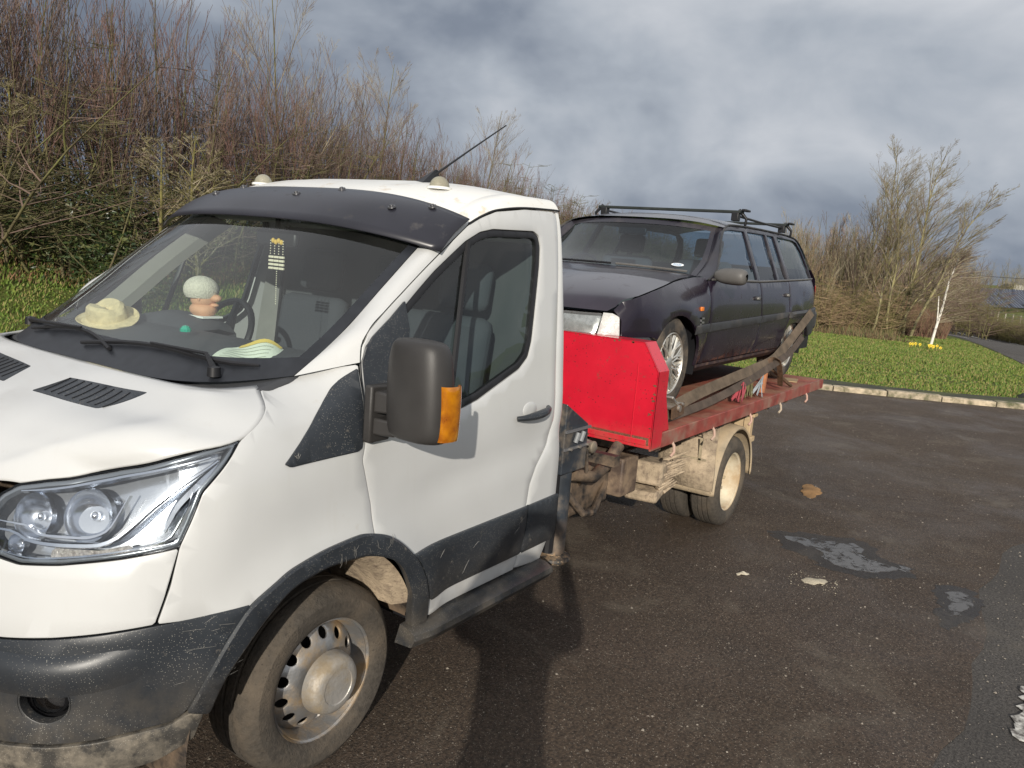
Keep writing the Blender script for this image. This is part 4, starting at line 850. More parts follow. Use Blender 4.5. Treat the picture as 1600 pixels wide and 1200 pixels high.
        for k in range(10):
            a=2*PI*k/10
            for da in (-.42,.42):
                p0_=c+Vector((.045*math.cos(a),-.118,.045*math.sin(a)));p1_=c+Vector((.115*math.cos(a+da*.55),-.122,.115*math.sin(a+da*.55)));p2_=c+Vector((.186*math.cos(a+da*.2),-.128,.186*math.sin(a+da*.2)))
                q0=c+Vector((.186*math.cos(a+da),-.128,.186*math.sin(a+da)))
                sp_.tube([p0_,p1_,p2_],[.010,.008,.008],5); sp_.tube([p1_,q0],[.007,.007],5)
        sp_.lathe([(.052,.105),(.050,.125),(.035,.132),(0,.134)],c,(0,-1,0),24)
        mm(sp_).build('spokes',ALLOY,w); mm(MB().lathe([(.185,.045),(.0,.04)],c,(0,-1,0),32)).build('brake_disc',CARD,w)
    lnr=MB()
    for wx in (0,2.76): lnr.lathe([(.40,.86),(.42,.60),(.2,.55)],(CO[0]+wx,CO[1]+.0,CO[2]+.32),(0,-1,0),28,math.radians(-105),math.radians(105))
    mm(lnr).build('arch_liner',BLACK,K)
    fb=panel_mb([(-1.45,.50),(-.64,.505),(-.40,.503),(-.375,.47),(-.38,.43),(-.62,.42),(-.70,.40),(-1.45,.40)],csurf,h=.06,t=.03,lift=.012,gap=0,edge=.01); 
    # the overhanging lower bumper stops short of the headboard
    fb.v=[(max(x,2.345),y,z) if z<1.47 else (x,y,z) for x,y,z in fb.v]; mm(fb).build('front_bumper',CARD,K)
# bonnet
def chood():
    a=np.linspace(0,1,30);b=np.linspace(0,1,24)
    F=csurf(np.linspace(CS0,-.735,40),np.full(40,.648)); F=spl(F,a)
    O=spl([tuple(q) for q in csurf(*np.array([(-.735,.648),(-.70,.662),(-.64,.716),(-.50,.752),(-.355,.784),(-.15,.819),(.021,.847),(.25,.872),(.426,.887),(.53,.89)]).T)],b)
    B=spl([(CO[0]+.26,0,CO[2]+.915),(CO[0]+.30,-.35,CO[2]+.912),(CO[0]+.40,-.60,CO[2]+.903),tuple(O[-1])],a)
    C=spl([tuple(F[0]),(CO[0]-.55,0,CO[2]+.745),(CO[0]-.2,0,CO[2]+.845),tuple(B[0])],b)
    A,Bb=np.meshgrid(a,b,indexing='ij')
    P=(1-A)[...,None]*C[None]+A[...,None]*O[None]+(1-Bb)[...,None]*F[:,None]+Bb[...,None]*B[:,None]
    P-=((1-A)*(1-Bb))[...,None]*F[0]+(A*(1-Bb))[...,None]*F[-1]+((1-A)*Bb)[...,None]*B[0]+(A*Bb)[...,None]*B[-1]
    P[...,2]+=.02*np.sin(PI*Bb)*A*(1-A**2)*1.5
    return P
hd=MB().grid(chood()).whole(); hd.build('bonnet',mat('car_bonnet_paint',(.020,.015,.025),.3,var=.25,vscale=3,dirt=(.07,.06,.065),damt=.2,dscale=5,coat=.6),K,angle=60)
CE=[(.56,-.735,.885),(.82,-.70,.995),(1.10,-.63,1.20),(1.16,-.615,1.262)]
def cscreen(t,w):
    E_=spl(CE,t);a=np.abs(w);k=1-a**2.6;bx=.29*(1-t)+.15*t
    return np.stack([E_[...,0]-bx*k,E_[...,1]*w,E_[...,2]+(.02*(1-t)+.03*t)*k],-1)+CO
tt,ww=np.meshgrid(np.linspace(0,1,16),np.linspace(-1,1,30),indexing='ij'); MB().grid(cscreen(tt,ww)).build('windscreen',GLC,K)
sd_=MB()
for s_ in (-1,1):
    tt,ww=np.meshgrid(np.linspace(0,1,16),np.linspace(.955,1.0,3),indexing='ij'); P=cscreen(tt,ww*s_);P[...,2]+=.003;sd_.grid(P)
    a_=spl(CE,np.linspace(0,1,16))+CO; f_=spl([(.545,.868),(.68,.93),(.82,1.02),(1.00,1.165),(1.12,1.24),(1.22,1.275)],np.linspace(0,1,16)); d_=csurf(f_[:,0],f_[:,1]); a2=a_.copy()
    if s_<0: a2[:,1]*=-1; d_=d_.copy(); d_[:,1]*=-1
    mid=(a2+d_)/2; mid[:,2]+=.012; sd_.grid(np.stack([a2,mid,d_]))
tt,ww=np.meshgrid(np.linspace(.93,1,3),np.linspace(-1,1,30),indexing='ij'); P=cscreen(tt,ww);P[...,2]+=.003;sd_.grid(P)
sd_.build('windscreen_surround',mat('car_frame_paint',(0,0,0)),K,angle=60)
# roof
x_=np.linspace(0,1,26);w_=np.linspace(-1,1,26);XX,WW_=np.meshgrid(x_,w_,indexing='ij')
x0=1.16-.15*(1-np.abs(WW_)**2.6); X=x0+(3.42-x0)*XX
zr=_pch([1.0,1.16,1.28,1.7,2.2,3.0,3.35,3.5],[1.255,1.268,1.292,1.312,1.322,1.328,1.315,1.285])(X)
ed=csurf(X.ravel(),zr.ravel()).reshape(X.shape+(3,))-CO; P=np.stack([X,ed[...,1]*-WW_*-1*-1,zr+.045*(1-np.abs(WW_)**2.5)*sm(.95,1.3,X+.15)+.025*(1-np.abs(WW_)**2.5)],-1)+CO
MB().grid(P).build('roof',mat('car_roof_paint',(.03,.026,.034),.32,var=.2,dirt=(.16,.15,.15),damt=.4,dscale=4,coat=.6),K,angle=60)
# tail
rows=[]
for x,z,wd in ((3.40,1.335,.62),(3.52,1.30,.64),(3.64,1.20,.68),(3.76,1.03,.745),(3.84,.94,.78),(3.88,.80,.785),(3.90,.62,.79),(3.90,.42,.78)):
    y=np.linspace(-1,1,20); rows.append(np.stack([x-.10*np.abs(y)**3,y*wd,np.full(20,z)],-1)+CO)
rows=np.array(rows); tg=MB().grid(rows[3:]); TG=tg.build('tailgate',CARP,K,angle=60); MB().grid(rows[:4]).build('rear_window',GLC,TG)
for s_ in (-1,1): MB().box(CO[0]+3.80,CO[0]+3.86,s_*.70-.07,s_*.70+.07,CO[2]+.68,CO[2]+.88).build('tail_light',mat('red_lens',(.5,.02,.02),.2),K,bevel=.01)
MB().box(CO[0]+3.80,CO[0]+3.97,-.80,.80,CO[2]+.42,CO[2]+.62).build('rear_bumper_centre',CARD,K,bevel=.04)
# floor, interior
fl=MB().box(CO[0]-.55,CO[0]+3.7,-.62,.62,CO[2]+.22,CO[2]+.30); fl.box(CO[0]+.40,CO[0]+3.7,-.80,.80,CO[2]+.24,CO[2]+.45).box(CO[0]-.45,CO[0]+.42,-.55,.55,CO[2]+.28,CO[2]+.62); fl.build('floor_pan',BLACK,K)
ci=MB().box(CO[0]+.45,CO[0]+.75,-.68,.68,CO[2]+.70,CO[2]+.90); ci.build('dashboard',INT,K,bevel=.04)
for y in (-.36,.36):
    sx=MB().box(CO[0]+1.15,CO[0]+1.65,y-.25,y+.25,CO[2]+.42,CO[2]+.56).box(CO[0]+1.58,CO[0]+1.70,y-.24,y+.24,CO[2]+.5,CO[2]+1.02,ry=.2); s0=sx.build('seat',mat('car_seat',(.13,.125,.12),.9,var=.2),K,bevel=.05)
    MB().box(CO[0]+1.70,CO[0]+1.78,y-.12,y+.12,CO[2]+1.04,CO[2]+1.2,ry=.2).build('headrest',mat('car_seat',(0,0,0)),s0,bevel=.03)
MB().box(CO[0]+2.25,CO[0]+2.4,-.62,.62,CO[2]+.5,CO[2]+.98,ry=.2).build('rear_seat',mat('car_seat',(0,0,0)),K,bevel=.05)
c=CO+np.array([.82,.36,.82]); R_=Matrix.Rotation(math.radians(-65),3,'Y'); MB().tube([Vector(c)+R_@Vector((.18*math.cos(a),.18*math.sin(a),0)) for a in np.linspace(0,2*PI,30)],.014,6).build('steering_wheel',BLACK,K)
MB().box(CO[0]+.98,CO[0]+1.0,-.12,.12,CO[2]+1.17,CO[2]+1.225).build('interior_mirror',BLACK,K,bevel=.01)
# windscreen bits: wiper, pale scraper strip, oval sticker
wq_=cscreen(np.full(10,.05),np.linspace(-.55,.25,10)); wq_[:,2]+=.012; MB().tube(wq_,.008,6).build('wiper',BLACK,K)
wq_=cscreen(np.full(10,.05),np.linspace(.30,.92,10)); wq_[:,2]+=.012; MB().tube(wq_,.008,6).build('wiper',CARM,K)
sx=cscreen(np.array([.22]*16),np.full(16,.80)); c=sx[0]; t1=(cscreen(np.array([.22]),np.array([.84]))-cscreen(np.array([.22]),np.array([.76])))[0]; t1/=np.linalg.norm(t1); t2=(cscreen(np.array([.27]),np.array([.8]))-cscreen(np.array([.17]),np.array([.8])))[0]; t2/=np.linalg.norm(t2); nn=np.cross(t2,t1); nn/=np.linalg.norm(nn); nn=nn if nn[2]>0 else -nn
so_=MB(); so_.add([tuple(c+nn*.004+t1*.045*math.cos(a)+t2*.032*math.sin(a)) for a in np.linspace(0,2*PI,20,endpoint=False)],[tuple(range(20))]); ST=so_.build('oval_sticker',mat('sticker_white',(.75,.78,.8),.5),K)
so_=MB(); 
for k in range(5):
    a=c+nn*.006+t1*(-.026+.012*k)+t2*(.006); so_.add([tuple(a-t1*.004-t2*.006),tuple(a+t1*.004-t2*.006),tuple(a+t1*.004+t2*.006),tuple(a-t1*.004+t2*.006)],[(0,1,2,3)])
a=c+nn*.006-t2*.016; so_.add([tuple(a-t1*.03-t2*.003),tuple(a+t1*.03-t2*.003),tuple(a+t1*.03+t2*.003),tuple(a-t1*.03+t2*.003)],[(0,1,2,3)]); so_.build('sticker_print',mat('sticker_blue',(.15,.3,.5),.5),ST)
# roof bars
for x in (1.62,2.95):
    rb=MB().box(CO[0]+x-.022,CO[0]+x+.022,-.66,.66,CO[2]+1.412,CO[2]+1.435); RB=rb.build('roof_bar',mat('bar_black_steel',(.03,.035,.033),.45,.3,var=.3,vscale=10),K,bevel=.005)
    for s_ in (-1,1):
        f=MB().box(CO[0]+x-.03,CO[0]+x+.03,s_*.60-.03,s_*.60+.03,CO[2]+1.35,CO[2]+1.42); f.tube([(CO[0]+x,s_*.62,CO[2]+1.44),(CO[0]+x,s_*.69,CO[2]+1.37),(CO[0]+x,s_*.685,CO[2]+1.315)],[.018,.014,.012],6); f.build('bar_foot',BLACK,RB,bevel=.006)
    MB().box(CO[0]+x-.06,CO[0]+x+.06,-.70,-.66,CO[2]+1.427,CO[2]+1.445).build('bar_end_cap',BLACK,RB,bevel=.006)
sr=MB().tube([(CO[0]+1.66,-.60,CO[2]+1.395),(CO[0]+2.3,-.61,CO[2]+1.388),(CO[0]+2.92,-.60,CO[2]+1.392)],.010,6); sr.both(); sr.build('roof_side_bar',BLACK,K)
# ------------------------------------------------------------------ straps and loose gear on the deck
def ribbon(pts,w,up=(0,-.35,1),n=60,th=.006,twist=None):
    t_=np.linspace(0,1,n);C_=spl(pts,t_);d=np.gradient(C_,axis=0);d/=np.linalg.norm(d,axis=1,keepdims=True)
    U=np.tile(np.array(up,float),(n,1)); 
    if twist is not None: U=spl(twist,t_)
    sd=np.cross(d,U);sd/=np.linalg.norm(sd,axis=1,keepdims=True);nn=np.cross(sd,d)
    ww=np.array(w if not np.isscalar(w) else [w]*n)[:,None] if np.isscalar(w) else np.interp(t_,np.linspace(0,1,len(w)),w)[:,None]
    b=MB();P=np.stack([C_-sd*ww/2-nn*th/2,C_+sd*ww/2-nn*th/2,C_+sd*ww/2+nn*th/2,C_-sd*ww/2+nn*th/2,C_-sd*ww/2-nn*th/2]);b.grid(P);return b
s1=ribbon([(2.42,-1.0,.975),(2.60,-.99,1.005),(2.86,-.97,1.045),(3.25,-.965,1.085),(3.75,-.97,1.125),(4.25,-.985,1.17),(4.72,-1.0,1.215),(5.15,-.98,1.31),(5.6,-.97,1.46),(6.05,-.95,1.60)],.075,up=(0,-.9,.6)); ST1=s1.build('ratchet_strap',STRAP); tag(ST1,'upper faded ratchet strap from the headboard corner up to the tail of the dark estate','strap','tie-down straps on the truck deck')
rt=MB(); 
rt.box(2.62,2.80,-1.045,-1.035,1.0,1.075,rz=.0,ry=-.1); rt.box(2.62,2.80,-.955,-.945,1.0,1.075,ry=-.1)
RT=rt.build('ratchet_frame',RUST,ST1,smooth=False)
MB().tube([(2.70,-1.06,1.055),(2.70,-.93,1.055)],.020,12).build('ratchet_spool',STEEL,RT); MB().tube([(2.76,-1.055,1.075),(2.76,-.935,1.075)],.010,8).build('ratchet_rod',STEEL,RT)
MB().box(2.60,2.80,-1.04,-.95,1.07,1.085,ry=.55).build('ratchet_handle',STEEL,RT,bevel=.004); MB().tube([(2.42,-1.03,.98),(2.40,-1.03,.955),(2.36,-1.03,.965)],.008,6).build('strap_hook',STEEL,ST1)
s2=ribbon([(2.60,-.97,.975),(2.9,-.985,.99),(3.3,-1.01,1.02),(3.75,-1.02,1.065),(4.25,-1.02,1.12),(4.75,-1.03,1.20),(5.3,-1.0,1.27),(5.75,-.97,1.38)],.055,up=(0,-.9,.6)); o_=s2.build('ratchet_strap',mat('dark_webbing',(.075,.055,.042),.9,var=.35,vscale=12,bump=.5,bscale=200)); tag(o_,'lower darker tie-down strap sagging along the deck edge beneath the upper strap','strap','tie-down straps on the truck deck')
s3=ribbon([(4.30,-.70,.97),(4.45,-.85,1.02),(4.62,-.98,1.18),(4.72,-1.02,1.235),(4.80,-1.03,1.22),(4.9,-1.035,1.12),(5.02,-1.02,.985)],.045,up=(1,0,.3)); o_=s3.build('ratchet_strap',RUST); tag(o_,'short rusty brown strap looped over the other straps in front of the rear wheel','strap','tie-down straps on the truck deck')
MB().box(4.56,4.60,-1.02,-.98,.965,1.13,ry=.15).build('strap_anchor',mat('rust_orange',(.42,.17,.08),.8,var=.3),o_)
hooks=[(4.15,-1.02,'crumpled olive green strap end lying on the deck edge','strap end',(.16,.15,.07)),(3.95,-1.03,'small bundle of red and pink cord ends on the deck beside the strap','cord bundle',(.42,.08,.10)),(4.38,-1.04,'pale grey blue strap tail hanging in front of the anchor','strap tail',(.33,.37,.40))]
for k,(x,y,lb,ct,cl) in enumerate(hooks):
    b=MB(); rr=random.Random(k)
    for j in range(6):
        p=[(x+rr.uniform(-.10,.10),y+rr.uniform(-.04,.05),.965+.03*rr.random()) for _ in range(2)]; q=(x+rr.uniform(-.05,.08),y,1.05+.07*rr.random()); rb_=ribbon([p[0],q,p[1]],.022,up=(.2,-1,.3),n=10,th=.004); b.add(rb_.v,rb_.f)
    tag(b.build('strap_tail' if k!=1 else 'cord_bundle',mat('webbing_%d'%k,cl,.9,var=.3)),lb,ct)
ir=MB().tube([(4.95,-.96,1.12),(5.22,-1.06,.975)],.016,6); tag(ir.build('iron_bar',RUST),'thin dark iron bar leaning on the deck in front of the rear wheel','bar')
pl=MB().box(5.62,5.86,-.98,-.86,.957,.966,rz=.2); tag(pl.build('metal_plate',mat('tan_plate',(.35,.25,.14),.7,var=.3)),'small tan plate lying on the deck behind the rear wheel','plate')
# ------------------------------------------------------------------ things on the dashboard
HT=empty('straw_hat',(.01,.53,1.475),'pale straw trilby hat with a dark band lying on the dashboard','hat')
c=np.array([.01,.53,1.475]); HM=mat('straw',(.66,.54,.31),.8,var=.15,vscale=40,bump=.5,bscale=220)
rows=[]
for r,z in ((.138,.010),(.134,.005),(.115,.0),(.10,.004),(.088,.010),(.085,.038),(.078,.062),(.064,.072),(.042,.068),(.02,.058),(.0,.054)):
    rows.append([(c[0]+r*1.0*math.cos(a)*.85,c[1]+r*1.1*math.sin(a),c[2]+z+(.008*math.cos(2*a) if r>.12 else 0)-.02*(r<.08)*math.exp(-(math.cos(a)/.5)**2)) for a in np.linspace(0,2*PI,41)])
b=MB().grid(np.array(rows)); R_=Matrix.Translation(Vector(c))@Matrix.Rotation(-.30,4,'Y')@Matrix.Rotation(.12,4,'X')@Matrix.Translation(-Vector(c))
tr_=lambda b:(setattr(b,'v',[tuple(R_@Vector(q)) for q in b.v]),b)[1]
h_=tr_(b).build('hat_body',HM,HT); h_.modifiers.new('thick','SOLIDIFY').thickness=.004
b=MB().grid(np.array([[(c[0]+.85*r*math.cos(a),c[1]+1.1*r*math.sin(a),c[2]+z) for a in np.linspace(0,2*PI,41)] for r,z in ((.0905,.009),(.0890,.030))])); tr_(b).build('hat_band',BLACK,HT)
TY=empty('knitted_head_toy',(.29,.26,1.515),'plush head with cream knitted cap and big nose on the dashboard by the steering wheel','toy')
SK=mat('toy_skin',(.62,.33,.19),.7,var=.15,bump=.2,bscale=80); c=np.array([.29,.26,1.515])
b=MB().sphere(tuple(c+[0,0,.03]),.058,20,14,-1,(1,1.05,.62)).sphere(tuple(c+[0,0,.075]),.055,20,14,-1,(1,1,.8)); b.sphere(tuple(c+[.022,-.056,.083]),.022,14,8,-1,(1.1,1.3,.8)); b.sphere(tuple(c+[-.045,-.03,.08]),.013,10,6,-1,(.5,.6,1)); b.sphere(tuple(c+[.02,-.046,.052]),.02,12,8,-1,(1,1.3,.5)); b.build('head',SK,TY)
b=MB().sphere(tuple(c+[-.006,.010,.115]),.075,26,16,-.55,(1,1.0,.82)); b.build('knitted_cap',mat('cream_knit',(.72,.68,.55),.95,var=.12,vscale=90,bump=1,bscale=160),TY)
b=MB().box(c[0]-.05,c[0]+.05,c[1]-.07,c[1]+.05,c[2]-.004,c[2]+.004); b.build('base_card',mat('paper_white',(.75,.76,.72),.7),TY)
GM=MB(); c=(.03,.0,1.485); GM.lathe([(.022,0),(.022,.01),(.013,.022),(0,.026)],c,(0,0,1),10); tag(GM.build('green_gem',mat('green_glass',(.0,.55,.35),.08,trans=.4,coat=1,spec=.9),smooth=False),'small bright green glassy disc on the middle of the dashboard','trinket')
pp=MB(); u=np.linspace(0,1,14);v=np.linspace(0,1,8);P=[]
for a in u:
    row=[]
    for b_ in v:
        p0_=np.array([-.17,-.42,1.432]);row.append(p0_+a*np.array([.14,-.17,.006])+b_*np.array([.16,.10,.030])+np.array([0,0,.022*math.sin(PI*a)*(.4+b_)+.012*math.sin(7*a+3*b_)]))
    P.append(row)
P=np.array(P);pp.grid(P); PP=pp.build('paper_sheet',mat('cream_paper',(.70,.74,.60),.7,var=.06,vscale=12)); tag(PP,'cream leaflet with a yellow stripe lying curled at the base of the windscreen','leaflet')
b=MB().grid(P[3:13,6:8]+np.array([0,0,.003])); b.build('yellow_stripe',mat('yellow_print',(.75,.55,.12),.7),PP)
b=MB()
for k in range(5): b.grid(P[2:12,[1+k,1+k]]+np.array([[[0,0,.003]],]*10)*1.0+np.array([[[0,0,0],[.004,.003,.0]]]))
b.build('print_line',mat('grey_print',(.3,.33,.28),.7),PP)
OR=empty('hanging_ornament',(.43,-.045,1.85),'little ornament of three rows of cream bars on bead chains hanging under the cab mirror','ornament')
OM=mat('ivory_bead',(.78,.72,.55),.5)
for k in range(4): 
    for j in range(3): MB().box(.425,.435,-.095+.034*j,-.066+.034*j,1.748+.016*k,1.758+.016*k).build('bar',OM,OR,bevel=.002)
b=MB()
for y in (-.09,-.06,-.03,-.0):
    for z in np.linspace(1.815,1.87,6): b.sphere((.43,y*.9-.005,z),.003,6,4)
b.build('bead_chain',OM,OR)
b=MB()
for z in np.linspace(1.60,1.74,16): b.sphere((.43,-.05,z),.0028,6,4)
b.build('bead_chain',OM,OR)
b=MB()
for k in range(4): b.sphere((.43,-.075+.018*k,1.865+.006*(k%2)),.009,8,6,-1,(1,1,1.3))
b.build('yellow_bead',mat('yellow_bead',(.75,.5,.1),.4),OR)
# ================================================================== THE SETTING
def M2(name,build):
    m=bpy.data.materials.new(name); m.use_nodes=True; nt=m.node_tree; build(nt,nt.nodes,nt.links,nt.nodes['Principled BSDF']); return m
def nd(nt,t,**k):
    n=nt.nodes.new(t)
    for a,b in k.items(): setattr(n,a,b)
    return n
def nzn(nt,vec,scale,det=5,rough=.6,dist=0):
    n=nd(nt,'ShaderNodeTexNoise'); n.inputs['Scale'].default_value=scale; n.inputs['Detail'].default_value=det; n.inputs['Roughness'].default_value=rough; n.inputs['Distortion'].default_value=dist
    nt.links.new(vec,n.inputs['Vector']); return n.outputs[0]
def mrn(nt,x,a,b,c=0,d=1):
    n=nd(nt,'ShaderNodeMapRange'); nt.links.new(x,n.inputs[0])
    for i,v in enumerate((a,b,c,d)): n.inputs[i+1].default_value=v
    return n.outputs[0]
def mixn(nt,f,a,b,blend='MIX'):
    n=nd(nt,'ShaderNodeMix',data_type='RGBA',blend_type=blend)
    for i,v in ((0,f),(6,a),(7,b)):
        if isinstance(v,(int,float)): n.inputs[i].default_value=v
        elif isinstance(v,tuple): n.inputs[i].default_value=v+(1,) if len(v)==3 else v
        else: nt.links.new(v,n.inputs[i])
    return n.outputs[2]
def mathn(nt,op,a,b=0.):
    n=nd(nt,'ShaderNodeMath',operation=op)
    for i,v in enumerate((a,b)):
        if isinstance(v,(int,float)): n.inputs[i].default_value=v
        else: nt.links.new(v,n.inputs[i])
    return n.outputs[0]
def tarmac(name,base,stone,wet=True,spk=.5,tint=(.10,.07,.045)):
    def f(nt,N,L,b):
        o=nd(nt,'ShaderNodeTexCoord').outputs['Object']
        big=nzn(nt,o,.35,6,.6,.6); med=nzn(nt,o,2.3,7,.65,.3); fine=nzn(nt,o,70,4,.7)
        c=mixn(nt,mrn(nt,med,.35,.7),base,tuple(x*1.5 for x in base)); c=mixn(nt,mathn(nt,'MULTIPLY',mrn(nt,big,.48,.62),.45),c,tint)
        c=mixn(nt,mrn(nt,fine,.34,.66),tuple(x*.30 for x in base),c)
        for sc,thr,col,am in ((95,.17,stone,spk),(190,.20,stone,spk*1.1),(42,.10,tuple(min(1,x*1.3) for x in stone),spk*.7)):
            v=nd(nt,'ShaderNodeTexVoronoi'); v.inputs['Scale'].default_value=sc; L.new(o,v.inputs['Vector'])
            pk=mrn(nt,nzn(nt,o,sc*.55,2,.5),.56,.64); k=mathn(nt,'MULTIPLY',mrn(nt,v.outputs[0],thr,thr*1.7,1,0),pk); k=mathn(nt,'MULTIPLY',k,am); c=mixn(nt,k,c,col)
        # pale dry smears
        sm_=mathn(nt,'MULTIPLY',mrn(nt,nzn(nt,o,1.1,8,.7,.4),.55,.72),.50); c=mixn(nt,sm_,c,(.20,.17,.13))
        L.new(c,b.inputs['Base Color'])
        w=mrn(nt,nzn(nt,o,.8,6,.6,.5),.45,.62,.88,.50) if wet else mrn(nt,med,.3,.7,.8,.95); L.new(w,b.inputs['Roughness'])
        b.inputs['Specular IOR Level'].default_value=.4
        bp=nd(nt,'ShaderNodeBump'); bp.inputs['Strength'].default_value=.9; bp.inputs['Distance'].default_value=.012
        h=mathn(nt,'ADD',fine,mathn(nt,'MULTIPLY',nzn(nt,o,140,3,.6),.8)); L.new(h,bp.inputs['Height']); L.new(bp.outputs[0],b.inputs['Normal'])
    return M2(name,f)
TAR=tarmac('old_brown_tarmac',(.088,.062,.045),(.46,.40,.32),True,.85,(.13,.09,.055))
ROADM=tarmac('road_tarmac',(.105,.095,.086),(.28,.26,.23),False,.30,(.07,.06,.05))
def grassmat(name,a,b_,c_):
    def f(nt,N,L,b):
        o=nd(nt,'ShaderNodeTexCoord').outputs['Object']
        c=mixn(nt,mrn(nt,nzn(nt,o,.45,6,.6),.35,.65),a,b_); c=mixn(nt,mrn(nt,nzn(nt,o,3.5,6,.7),.45,.75),c,c_); c=mixn(nt,mrn(nt,nzn(nt,o,30,4,.7),.3,.7,.0,.6),c,tuple(x*.45 for x in a))
        L.new(c,b.inputs['Base Color']); b.inputs['Roughness'].default_value=.85; b.inputs['Specular IOR Level'].default_value=.2
        bp=nd(nt,'ShaderNodeBump'); bp.inputs['Strength'].default_value=1; bp.inputs['Distance'].default_value=.06; L.new(nzn(nt,o,22,6,.7),bp.inputs['Height']); L.new(bp.outputs[0],b.inputs['Normal'])
    return M2(name,f)
GRM=grassmat('grass_ground',(.085,.125,.024),(.13,.155,.032),(.20,.18,.06))
def edge_pts(pts,it=2,jit=0.0,seed=3):
    rr=random.Random(seed); p=[tuple(q) for q in pts]
    for _ in range(it):
        q=[p[0]]
        for a,b in zip(p[:-1],p[1:]): q+=[tuple(.75*x+.25*y for x,y in zip(a,b)),tuple(.25*x+.75*y for x,y in zip(a,b))]
        p=q+[p[-1]]
    return [(x+rr.uniform(-jit,jit),y+rr.uniform(-jit,jit)) for x,y in p]
# terrain height
def TZ(x,y):
    x=np.asarray(x,float);y=np.asarray(y,float)
    z=1.35*sm(9.6,15.5,y)*(1-.55*sm(14,45,x))+0*x
    z=z+.10*sm(15.2,20,x)*(1-sm(9,12,y))*sm(-4.0,-1.0,y-.10*(x-14)+.8)        # grass island swells a little
    r=np.hypot(x,y); z=z-1.3*sm(30,70,x)*sm(30,-6,y)*(1-sm(95,170,x))         # road drops into the dip
    z=z+3.2*sm(95,230,x)*sm(60,-60,y)+8*sm(220,600,r)
    return z
# one ground sheet to the horizon (finer close by)
def sheet():
    def ax(a,b,fine0,fine1,step):
        near=np.arange(fine0,fine1+1e-6,step); lo=fine0-np.cumsum(step*1.25**np.arange(1,40)); hi=fine1+np.cumsum(step*1.2**np.arange(1,40)); v=np.concatenate([lo[lo>a][::-1],near,hi[hi<b]]); return np.concatenate([[a],v,[b]])
    X=ax(-900,1500,-10,50,.8);Y=ax(-1200,1200,-8,26,.8); A,B=np.meshgrid(X,Y,indexing='ij'); Z=TZ(A,B)-.012
    return np.stack([A,B,Z],-1)
P=sheet(); g=MB(); g.grid(P); G=g.build('ground',GRM); G['kind']='structure'
# lay-by surface
kerb=edge_pts([(26,-2.40),(20.5,-3.55),(17,-3.85),(15.6,-3.9),(14.9,-3.6),(14.45,-2.75),(13.95,-1.9),(13.5,-1.0),(13.1,-.2),(12.75,.6),(12.4,1.7),(11.8,3.6),(10.2,6.0),(7.2,7.9),(3,8.75),(-6,8.95),(-30,9.2)],2)
seam=[(-30,-2.72),(-8,-2.70)]+[(x,-2.72+.05*math.sin(x*1.7)+.03*math.sin(x*5.3)-.05*max(0,(2.2-x))*0) for x in np.arange(-6,16,.25)]
rr=random.Random(5); seam=[(x,y+rr.uniform(-.015,.015)) for x,y in seam]
seam=[(x,y-np.interp(x,[4,9,14,16],[.05,.6,1.15,1.2])) for x,y in seam if x<14.9]
lay=[(x,y) for x,y in kerb if y>-2.7 ][:]
layp=seam+[q for q in kerb if q[0]<15.2 and q[1]>-3.75]
def flat(name,poly,z,m,h=1.0,kind='structure',t=.006,parent=None):
    mb=panel_mb(poly,lambda u,v:np.stack([u,v,np.zeros_like(u)+z],-1),h=h,t=t,gap=0,rnd=0,edge=.002); o=mb.build(name,m,parent,smooth=False)
    if kind and not parent: o['kind']=kind
    return o
flat('lay_by',layp,.004,TAR,h=1.2)
road=[(-60,-2.60),(-8,-2.60)]+[(x,-2.62) for x in np.arange(-6,13,1.)]+[(15.2,-2.9),(20,-2.72),(26,-2.32),(33,-.95),(40,.45),(46,1.75),(54,4.4),(64,8.8),(76,14.5),(90,22)]
roff=[(90,29.5),(76,22),(64,16.2),(54,11.2),(46,8.6)]
# road ribbon that follows the terrain
rc=spl([(-60,-6.2),(0,-6.25),(5,-6.45),(10,-7.0),(15,-7.4),(20.5,-7.15),(26.8,-6.0),(34.2,-4.4),(46,-2.0),(60,1.2),(75,5.5),(95,13),(120,24)],np.linspace(0,1,140)); d=np.gradient(rc,axis=0);d/=np.linalg.norm(d,axis=1,keepdims=True);nr=np.stack([-d[:,1],d[:,0]],1)
def rib(o0,o1,dz,n=6,sl=slice(None)):
    P=[]
    for o in np.linspace(o0,o1,n):
        q=rc[sl]+nr[sl]*o; P.append(np.stack([q[:,0],q[:,1],TZ(q[:,0],q[:,1])+dz+.0],-1))
    return np.array(P)
TZr=lambda q:TZ(q[:,0],q[:,1])
hw=3.80
g=MB(); g.grid(rib(-hw,hw,-.001,9)); RD=g.build('road',ROADM,smooth=False); RD['kind']='structure'
PAINT=mat('worn_road_paint',(.62,.60,.55),.7,dirt=(.10,.09,.08),damt=.75,dscale=22,bump=.3)
